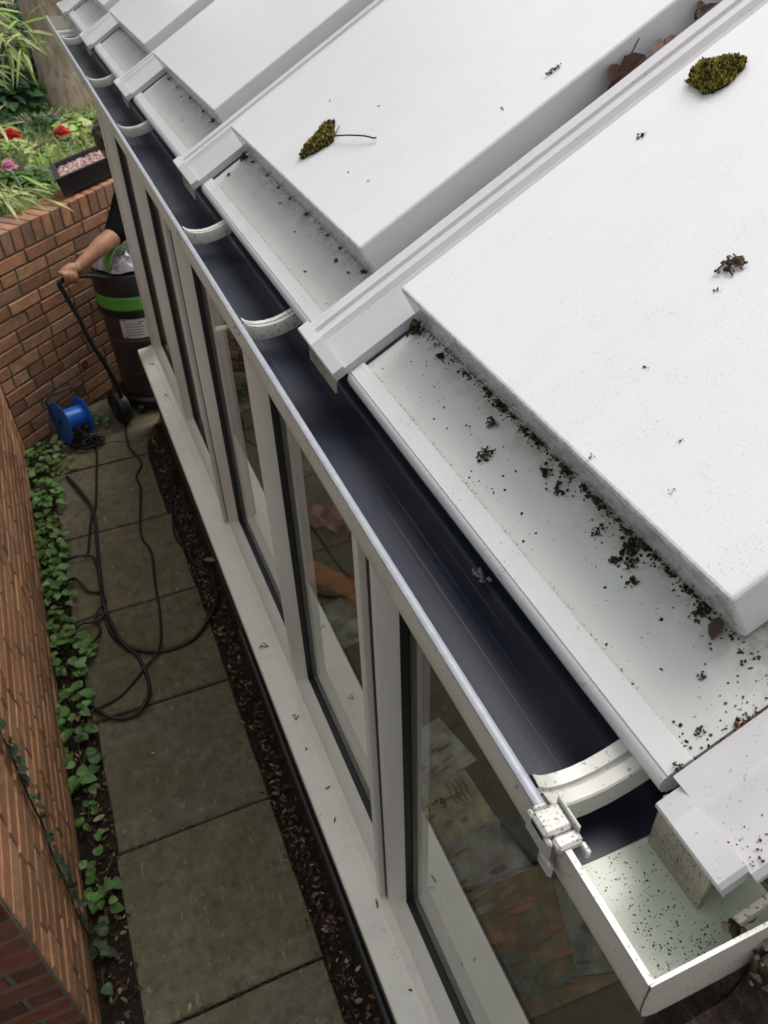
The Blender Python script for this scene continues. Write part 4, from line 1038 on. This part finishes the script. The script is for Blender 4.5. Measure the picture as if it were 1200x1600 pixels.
# ---- leaf litter strips
r=random.Random(41); b=MB(); dc=[(.14,.08,.05),(.24,.16,.095),(.08,.05,.035),(.36,.26,.16),(.06,.045,.038),(.11,.06,.045)]
for k in range(1500):
    y=r.uniform(.25,4.3); x=r.gauss(.212,.022) if r.random()<.9 else r.uniform(.14,.26)
    if not .15<x<.268: continue
    L=r.uniform(.007,.028); g=r.uniform(.5,1.3)
    b.leaf((x,y,r.uniform(.0,.012)),Vector((r.uniform(-1,1),r.uniform(-1,1),r.uniform(-.3,.5))),Vector((r.uniform(-.6,.6),r.uniform(-.6,.6),1)),L,L*r.uniform(.2,.6),0,tuple(q_*g for q_ in r.choice(dc)),r.uniform(-.3,.5),'oval',.3)
for k in range(700):
    y=r.uniform(1.15,4.0); x=r.gauss(-.43,.035)
    if not -.495<x<-.34: continue
    L=r.uniform(.008,.03); g=r.uniform(.5,1.3)
    b.leaf((x,y,r.uniform(.0,.012)),Vector((r.uniform(-1,1),r.uniform(-1,1),r.uniform(-.2,.4))),Vector((r.uniform(-.5,.5),r.uniform(-.5,.5),1)),L,L*r.uniform(.2,.6),0,tuple(q_*g for q_ in r.choice(dc)),.2,'oval',.3)
for k in range(420):   # scraps on the slabs
    y=r.uniform(.6,4.4); x=r.uniform(-.38,.17); L=r.uniform(.004,.012); g=r.uniform(.7,1.4)
    b.leaf((x,y,.005),Vector((r.uniform(-1,1),r.uniform(-1,1),.05)),Vector((0,0,1)),L,L*r.uniform(.15,.5),0,tuple(q_*g for q_ in r.choice(dc+[(.25,.23,.15)])),.0,'oval',.2)
for k in range(1500):
    j=r.choice([0,1,2,3,4,5]); y=3.4937-.6*j+r.gauss(0,.006); x=r.uniform(-.37,.165); g=r.uniform(.5,1.3)
    if r.random()<.35: x=r.choice([-.385,.168])+r.gauss(0,.010); y=r.uniform(.6,4.1)
    b.leaf((x,y,r.uniform(-.004,.003)),Vector((r.uniform(-1,1),r.uniform(-1,1),r.uniform(0,.6))),Vector((r.uniform(-.6,.6),r.uniform(-.6,.6),1)),r.uniform(.004,.011),r.uniform(.002,.005),0,tuple(q_*g for q_ in r.choice([(.07,.10,.03),(.05,.07,.025),(.08,.06,.035),(.12,.10,.06)])),.1,'oval',.3)
top(b,'leaf_litter',M['dry'],(.22,2,0),'brown dead leaves and husks littering the soil strips beside the path','leaf litter',kind='stuff')
for (x,y,L,c,lab) in((-.397,1.86,.045,(.42,.38,.22),'pale dead leaf on the soil left of the path'),(-.197,2.047,.014,(.55,.50,.44),'tiny whitish petal on the middle slab'),(-.395,1.459,.014,(.50,.33,.42),'tiny pinkish petal at the left edge of a slab'),(-.245,3.865,.03,(.42,.33,.18),'tan dead leaf near the thick cable'),(.079,2.912,.028,(.33,.30,.22),'pale curled leaf at a slab joint'),(.238,3.05,.07,(.30,.20,.10),'long brown leaf on the litter by the conservatory wall'),(-.245,1.126,.03,(.40,.38,.16),'yellowish leaf in the nearest slab joint')):
    b=MB(); a=x*40+y*7; b.leaf((x,y,.012),Vector((math.cos(a),math.sin(a),.1)),Vector((.2,-.2,1)),L,L*.4,0,c,.1,'oval',.3); top(b,'fallen_leaf',M['dry'],(x,y,.01),lab,'leaf')

# ---- moss and debris on the roof
NR=Vector((-SU,0,CU))
def moss(poly,h0,hgt,n,seed,cols,bl=(.004,.009)):
    # mound over an outline given in roof (u,y) coordinates
    r=random.Random(seed); b=MB(); q_=[]
    for i in range(len(poly)):
        a,d=Vector(poly[i]),Vector(poly[(i+1)%len(poly)])
        for t in (0,.33,.66): e=a.lerp(d,t); q_.append((e.x+r.gauss(0,.0022),e.y+r.gauss(0,.0022)))
    poly=q_; cu_=sum(p[0] for p in poly)/len(poly); cy_=sum(p[1] for p in poly)/len(poly)
    def inside(u,y):
        c=False;j=len(poly)-1
        for i in range(len(poly)):
            a,d=poly[i],poly[j]
            if (a[1]>y)!=(d[1]>y) and u<(d[0]-a[0])*(y-a[1])/(d[1]-a[1])+a[0]: c=not c
            j=i
        return c
    def edge(u,y):
        m=9
        for i in range(len(poly)):
            a=Vector(poly[i]);d=Vector(poly[(i+1)%len(poly)]); q=Vector((u,y)); t=max(0,min(1,(q-a).dot(d-a)/max((d-a).length_squared,1e-9))); m=min(m,(q-(a+(d-a)*t)).length)
        return m
    us=[p[0] for p in poly];ys=[p[1] for p in poly]; k=0
    # solid underlying mound
    cent=RP(cu_,cy_,h0+hgt*.75)
    ring=[RP(*p,h0-.0005) for p in poly]; mid=[RP(cu_+(p[0]-cu_)*.75,cy_+(p[1]-cy_)*.75,h0+hgt*.6) for p in poly]; n_=len(poly)
    b.add(ring+mid+[cent],[(i,(i+1)%n_,n_+(i+1)%n_,n_+i) for i in range(n_)]+[(n_+i,n_+(i+1)%n_,2*n_) for i in range(n_)],0,(.05,.045,.018))
    while k<n:
        u=r.uniform(min(us),max(us));y=r.uniform(min(ys),max(ys))
        if not inside(u,y): continue
        k+=1; e=edge(u,y); hh=hgt*min(1,(e/.022))**.6
        p=RP(u,y,h0+hh*r.uniform(.55,.95)); g=r.uniform(.6,1.4); c=r.choice(cols)
        L=r.uniform(*bl)
        for q_ in range(2):
            d=NR+Vector((r.uniform(-.8,.8),r.uniform(-.8,.8),r.uniform(-.3,.6))); b.leaf(p,d,Vector((r.uniform(-1,1),r.uniform(-1,1),.2)),L,L*.42,0,tuple(x*g for x in c),.1,'oval',.3)
    return b
ol=[(.30,.275,.06),(.37,.32,.07),(.21,.215,.045),(.11,.11,.03),(.38,.29,.075),(.06,.05,.022)]
p1=[(.526,.822),(.531,.808),(.548,.803),(.566,.807),(.580,.813),(.580,.828),(.572,.849),(.562,.863),(.546,.864),(.533,.852)]
b=moss(p1,.067,.021,1500,5,ol,(.004,.008)); c=RP(.555,.835,.067); o=top(b,'moss_clump',M['moss'],c,'plump oval cushion of olive green moss on the nearest roof panel','moss')
p2=[(.157,1.399),(.170,1.410),(.200,1.421),(.238,1.441),(.243,1.428),(.232,1.400),(.222,1.372),(.205,1.374),(.185,1.380),(.163,1.389)]
b=moss(p2,.067,.016,800,6,ol+[(.05,.04,.03),(.06,.045,.03)],(.004,.008)); c=RP(.2,1.40,.067); o=top(b,'moss_clump',M['moss'],c,'ragged triangular moss tuft with a thin twig, on the second roof panel','moss')
b=MB(); b.tube(catmull([RP(.208,1.397,.075),RP(.225,1.363,.0755),RP(.238,1.328,.077),(RP(.252,1.292,.0755)),RP(.259,1.273,.072),RP(.2615,1.268,.073)],5),.0013,6,0,(.10,.06,.045)); sub(b,'twig',M['dry'],o,o)
b=MB(); b.tube(catmull([RP(.245,1.40,.070),RP(.236,1.385,.074),RP(.224,1.365,.0755)],4),.0009,5,0,(.16,.09,.07)); sub(b,'twig',M['dry'],o,o)
# crumbs: clumps of dead moss
def clump(u,y,h,size,seed,label,name='debris_clump',cat='debris',n=None,cols=[(.030,.024,.016),(.045,.035,.02),(.022,.018,.013),(.06,.042,.026)],legs=4,group=None,elong=(1,1)):
    r=random.Random(seed); b=MB(); n=n or int(14+size*900)
    for k in range(n):
        uu=u+r.gauss(0,size*.36)*elong[0]; yy=y+r.gauss(0,size*.36)*elong[1]; b.shard(RP(uu,yy,h+r.uniform(0,size*.25)),size*r.uniform(.10,.36),r,0,vary(r,r.choice(cols),.6,1.5),NR,.9)
    for k in range((legs+1)//2):
        a=r.uniform(0,6.28); L=size*r.uniform(.45,.95); p0=RP(u,y,h+size*.12)
        p1=RP(u+.5*L*math.cos(a),y+.5*L*math.sin(a),h+size*r.uniform(.05,.3)); p2=RP(u+L*math.cos(a+.5),y+L*math.sin(a+.5),h+.0012)
        b.tube([p0,p1,p2],size*.05,4,0,(.03,.022,.014))
    return top(b,name,M['crumb'],RP(u,y,h),label,cat,group)
FH=.002
G='scraps of dead moss on the eaves'
clump(.091,.66,FH,.010,1,'black moss scrap lying alone on the eaves, the upper of a pair',group=G)
clump(.063,.627,FH,.013,2,'chunky black moss scrap lying alone nearest the gutter, lower of a pair',group=G)
clump(.107,.890,FH,.022,3,'spidery black moss clump hanging at the left corner of the nearest panel',group=G,legs=7,elong=(.5,1.1))
clump(.104,.812,FH,.011,4,'two dark crumbs a little below the spidery clump at the panel foot',group=G)
seg=[(.110,.755,.007),(.113,.702,.010),(.111,.672,.014),(.113,.650,.007),(.111,.622,.009),(.112,.592,.013),(.113,.562,.006),(.112,.540,.010),(.112,.508,.008),(.112,.482,.012),(.113,.455,.006),(.112,.435,.009),(.113,.408,.012),(.112,.378,.007),(.113,.355,.008),(.112,.335,.011)]
for k,(u,y,sz) in enumerate(seg):
    clump(u,y,FH,sz,20+k,'black moss crumbs packed along the foot of the nearest roof panel',group='moss packed at the foot of the nearest panel',elong=(.45,1.6),legs=2)
clump(.098,.554,FH,.012,5,'curled black scrap below the middle of the nearest panel foot',legs=5,group=G)
clump(.093,.527,FH,.010,6,'forked black scrap just right of the curled one on the eaves',legs=6,group=G)
clump(.094,.456,FH,.009,7,'pair of small black crumbs right of centre on the eaves',group=G)
clump(.103,.421,FH,.015,8,'largest black crumb heap near the right half of the panel foot',group=G)
clump(.095,.407,FH,.010,9,'small dark crumb under the largest crumb heap',group=G)
clump(.086,.421,FH,.008,10,'flat dark crumb left of the largest crumb heap',group=G)
clump(.085,.391,FH,.009,11,'rounded brown crumb on the eaves below the crumb heap',group=G)
clump(.107,.329,FH,.010,12,'dangling black wisp near the right corner of the nearest panel',legs=6,group=G)
b=MB(); b.leaf(RP(.098,.305,.004),Vector((.6,.5,.35)),NR,.022,.011,0,(.09,.05,.035),.1,'oval',.5); top(b,'dead_leaf',M['dry'],RP(.1,.302,.003),'brown curled leaf under the right corner of the nearest panel','leaf')
# clumps beside the verge bar
red=[(.10,.035,.025),(.05,.03,.02),(.14,.06,.035),(.035,.025,.018)]
GV='brown bits along the near roof edge'
clump(.072,.238,FH,.010,50,'reddish brown husk beside the near edge bar, uppermost of its row',cols=red,group=GV)
clump(.047,.229,FH,.011,51,'dark twiggy scrap in the middle of the row along the near edge bar',cols=red,group=GV)
clump(.036,.227,FH,.008,52,'small dark crumb below the twiggy scrap at the near edge bar',group=GV)
clump(.022,.228,FH+.003,.012,53,'brown seed husk where the eave trim meets the near edge bar',cols=red,group=GV,elong=(1.3,.7))
clump(.082,.235,FH,.009,54,'dark red crumb at the right edge of the picture beside the near edge bar',cols=red,group=GV)
clump(.042,.252,FH,.006,55,'tiny black crumb above the row of bits at the near edge bar',group=GV)
clump(.072,.286,FH,.005,56,'tiny brown crumb on the open eaves above the near edge bar',group=GV)
clump(.012,.238,.009,.006,57,'tiny crumbs on the near end of the eave trim',group=GV)
# panel-top bits
clump(.351,.565,.067,.017,60,'fluffy grey brown moss scrap on the nearest panel, right side',cols=[(.09,.06,.04),(.06,.045,.03),(.13,.10,.07)],legs=6)
clump(.321,.55,.067,.004,61,'tiny black speck under the fluffy scrap on the nearest panel',legs=0)
clump(.444,.829,.067,.008,62,'small dark green moss bit below the oval moss cushion',cols=[(.04,.05,.02),(.03,.03,.02)],legs=2)
clump(.489,1.09,.067,.012,63,'yellow brown crumbs on the upper edge of the second panel',cols=[(.30,.24,.10),(.40,.36,.22),(.08,.07,.04)],legs=1,elong=(1.5,.6))
for k,(u,y,s_) in enumerate([(.274,1.522,.004),(.313,1.369,.004),(.20,1.179,.0045),(.192,1.243,.004),(.402,1.096,.006)]):
    clump(u,y,.067,s_,70+k,'tiny black crumb lying loose on the second roof panel',group='loose crumbs on the second panel',legs=1,n=8)
for k,(u,y,s_) in enumerate([(.22,.527,.004),(.124,.479,.005),(.185,.433,.004),(.149,.398,.0045)]):
    clump(u,y,.067,s_,80+k,'tiny black crumb lying loose on the lower half of the nearest panel',group='loose crumbs on the nearest panel',legs=1,n=8)
# leaves stuck in the channel beside the nearest bar
r=random.Random(90)
def dleaf(u,y,h,L,W,seed,label,cols=(.085,.045,.035),n=3):
    r=random.Random(seed); b=MB()
    for k in range(n):
        d=Vector((r.uniform(.2,1),r.uniform(-.5,.7),r.uniform(0,.9))); g=r.uniform(.6,1.4)
        b.leaf(RP(u+r.uniform(-.015,.015),y+r.uniform(-.008,.004),h),d,Vector((r.uniform(-.6,.3),r.uniform(-1,-.2),r.uniform(.2,.8))),L*r.uniform(.7,1.1),W*r.uniform(.7,1.1),0,tuple(q_*g for q_ in cols),r.uniform(-.4,.5),'oval',.5)
    if seed==1: b.tube(catmull([RP(u+.02,y,h+.012),RP(u+.035,y+.002,h+.020),RP(u+.058,y+.004,h+.034)],4),.0010,5,0,(.06,.035,.03))
    return top(b,'dead_leaf',M['dry'],RP(u,y,h),label,'leaf',group='leaves caught beside the bar of the nearest panel')
dleaf(.525,1.016,.030,.050,.034,1,'large torn brown leaf caught beside the near glazing bar',n=4)
dleaf(.598,1.014,.034,.024,.016,2,'curled pinkish brown leaf bits higher up beside the near glazing bar',(.22,.14,.11),5)
dleaf(.66,1.014,.036,.028,.016,3,'dark curled leaves near the top of the channel beside the near glazing bar',(.07,.045,.035),5)
dleaf(.72,1.014,.036,.03,.018,5,'reddish leaves at the very top of the channel, at the picture edge',(.12,.05,.04),5)
dleaf(.475,1.012,.030,.016,.010,4,'small dark leaf pieces at the lower end of the big torn leaf',(.05,.03,.025),4)
for k,(u,y,s_) in enumerate([(.33,1.022,.007),(.30,1.024,.005),(.40,1.02,.005)]): clump(u,y,.020,s_,100+k,'black crumbs in the channel beside the near glazing bar',group='crumbs in the channel beside the bar',legs=2)
# second bay eaves crumbs
for k,(u,y,s_) in enumerate([(.104,1.745,.016),(.055,1.724,.009),(.110,1.70,.007),(.111,1.60,.006),(.110,1.52,.006),(.111,1.45,.006),(.092,1.462,.005),(.111,1.36,.007),(.076,1.335,.004),(.092,1.167,.007),(.111,1.25,.006),(.111,1.19,.006),(.045,1.201,.004),(.093,1.114,.005),(.11,1.09,.008),(.11,1.045,.008)]):
    clump(u,y,FH,s_,120+k,'dark moss crumb on the eaves of the second roof panel',group='crumbs on the eaves of the second panel',legs=2 if s_>.006 else 0,elong=(.7,1.3))
for k,(u,y,s_) in enumerate([(.108,2.56,.008),(.109,2.45,.006),(.112,2.30,.006),(.111,2.15,.007),(.112,2.05,.011),(.10,2.36,.005),(.111,1.95,.008),(.06,2.2,.004)]):
    clump(u,y,FH,s_,150+k,'dark moss crumb on the eaves of the third roof panel',group='crumbs on the eaves of the third panel',legs=2 if s_>.006 else 0,elong=(.7,1.3))
b=MB(); b.leaf(RP(.002,.930,.021),Vector((.2,.8,.2)),NR,.013,.005,0,(.14,.055,.03),.1); b.leaf(RP(.010,.928,.021),Vector((.7,.3,.4)),NR,.012,.003,0,(.16,.08,.05),.1); top(b,'dead_leaf',M['dry'],RP(.003,.934,.02),'small rusty leaf at the end cap of the near glazing bar','leaf')
b=MB(); r=random.Random(55)
for k in range(10): b.shard(Vector((.322+r.uniform(-.006,.006),.543+r.uniform(-.01,.01),2.080)),.005,r,0,(.30,.27,.22),flat=.8)
top(b,'bird_dropping',M['crumb'],(.322,.543,2.08),'pale lump stuck at the back of the black gutter','debris')
# fine crumbs that nobody could count
r=random.Random(200); b=MB()
for (p0,p1) in PY[:4]:
    near=(p0<.5); nn=560 if near else 170
    for k in range(nn):
        y=r.uniform(p0-.02,p1+.02); u=.1150-abs(r.gauss(0,.006 if near else .005)) if r.random()<.86 else r.uniform(.03,.112)
        b.shard(RP(u,y,FH),r.uniform(.0005,.0024)*(1 if near else .8),r,0,vary(r,r.choice([(.03,.024,.016),(.05,.04,.025),(.02,.017,.012)]),.6,1.6),NR,.7)
    for k in range(nn):   # clinging to the panel face
        y=r.uniform(p0+.01,p1-.01); h=.003+abs(r.gauss(0,.020)); 
        if h>.055: continue
        b.shard(RP(.1148,y,h),r.uniform(.0006,.0022)*(1 if h<.02 else .7),r,0,vary(r,r.choice([(.03,.024,.016),(.05,.04,.025)]),.6,1.6),Vector((-CU,0,-SU)),.5)
for (y0_,y1_) in bays[:4]:
    for k in range(90):
        b.shard(RP(.0268+abs(r.gauss(0,.0008)),r.uniform(y0_+.01,y1_-.07),FH),r.uniform(.0004,.0013),r,0,(.07,.05,.035),NR,.5)
for k in range(240): # near bar, verge and pale gutter end
    b.shard(RP(r.uniform(.0,.3),.232+abs(r.gauss(0,.018)),FH),r.uniform(.0006,.0025),r,0,vary(r,r.choice(red),.6,1.6),NR,.7)
for k in range(900):
    x=r.uniform(.236,.322); y=.134+.098*r.random()**1.7; b.shard(Vector((x,y,2.0672)),.0003+.0010*r.random()**2.2,r,0,vary(r,r.choice([(.03,.026,.016),(.045,.04,.02),(.02,.017,.012)]),.5,1.6),flat=.5)
for k in range(110): # in the black trough
    b.shard(Vector((.331-abs(r.gauss(0,.010)),r.uniform(.28,2.4),2.0685)),r.uniform(.0006,.0022),r,0,r.choice([(.16,.14,.11),(.09,.075,.05),(.05,.045,.035)]),flat=.6)
for k in range(150): # verge top
    b.shard(RP(r.uniform(.002,.12),r.uniform(.15,.19),.0285),r.uniform(.0006,.002),r,0,(.07,.05,.04),NR,.5)
for k in range(500): # channels between panel sides and bars
    kk=r.choice([0,0,0,1,1,2]); b.shard(RP(r.uniform(.1,1.3),PY[kk+1][0]-.004-abs(r.gauss(0,.010)),FH+.001),r.uniform(.0008,.003),r,0,(.05,.04,.03),NR,.7)
top(b,'dirt_crumbs',M['crumb'],RP(.1,1.0,0),'fine black dirt crumbs scattered along the foot of the roof panels','dirt',kind='stuff')
# rubble and dead leaves under the verge bar
r=random.Random(210); b=MB()
for k in range(260):
    p=Vector((r.uniform(.30,.52),r.uniform(.104,.150),0)); p.z=ZE+(p.x-XE)*.546-.035-abs(r.gauss(0,.012)); b.shard(p,r.uniform(.002,.007),r,0,vary(r,r.choice([(.07,.052,.040),(.11,.085,.062),(.19,.16,.12),(.045,.036,.030)]),.5,1.6),flat=.8)
top(b,'wall_rubble',M['crumb'],(.4,.13,2.1),'brown leaf mould and crumbling mortar packed under the near roof edge','rubble',kind='stuff')

# ---- bits on the sills
def sillbit(x,y,z,L,a,label,c=(.20,.15,.06),kind='oval',wd=.28):
    b=MB(); b.leaf((x,y,z),Vector((math.cos(a),math.sin(a),.12)),Vector((.2,-.2,1)),L,L*wd,0,c,.15,'oval',.4)
    if kind=='fork': b.leaf((x,y,z),Vector((math.cos(a+.7),math.sin(a+.7),.12)),Vector((.2,-.2,1)),L*.9,L*.16,0,c,.15,'oval',.4); b.leaf((x+L*.9*math.cos(a+.3),y+L*.9*math.sin(a+.3),z+.001),Vector((math.cos(a+2.2),math.sin(a+2.2),.05)),Vector((0,0,1)),L*.7,L*.15,0,c,.1)
    top(b,'leaf_scrap',M['dry'],(x,y,z),label,'leaf scrap',group='leaf scraps on the window sills')
zs=lambda x:.4795+(x-.256)/(.318-.256)*.0068+.0012
for (x,y,L,a,lab,c,kd,wd) in [(.306,1.959,.034,2.0,'twiggy dry scrap on the outer sill before the middle window',(.10,.09,.06),'fork',.12),(.297,1.619,.026,.8,'forked yellowish scrap on the outer sill left of the nearest double post',(.20,.16,.06),'fork',.2),(.301,1.344,.024,.2,'tan seed scrap on the outer sill below the forked one',(.24,.17,.08),'oval',.3),(.289,1.232,.02,1.0,'dark curled scrap on the outer sill near the nearest double post',(.05,.045,.03),'oval',.25),(.311,.951,.032,1.3,'tan leaf scrap on the outer sill beside the foot of the nearest double post',(.26,.20,.10),'oval',.26),(.314,.731,.012,2.4,'small dark scrap on the outer sill nearest the bottom edge',(.05,.04,.03),'oval',.45),(.31,4.2,.034,2.3,'grey scrap at the far end of the outer sill',(.12,.11,.08),'oval',.25),(.308,3.82,.05,1.7,'long pale scrap on the outer sill by the farthest window',(.30,.27,.17),'oval',.2),(.29,1.5,.010,.4,'black crumb row on the outer sill, farther than the tan seed scrap',(.03,.03,.03),'fork',.5)]:
    sillbit(x,y,zs(x),L,a,lab,c,kd,wd)
for (x,y,L,a,lab,c,kd,wd) in [(.455,.949,.026,-.4,'curled tan leaf on the inner sill behind the nearest pane',(.26,.18,.10),'oval',.3),(.435,.64,.026,1.9,'twiggy dark scrap on the inner sill, nearest the bottom edge',(.09,.08,.06),'fork',.2),(.451,.731,.012,1.2,'small green brown scrap on the inner sill',(.12,.12,.05),'oval',.4),(.416,1.575,.024,.9,'forked tan scrap on the inner sill behind the middle window',(.18,.14,.06),'fork',.2)]:
    sillbit(x,y,.4892,L,a,lab,c,kd,wd)
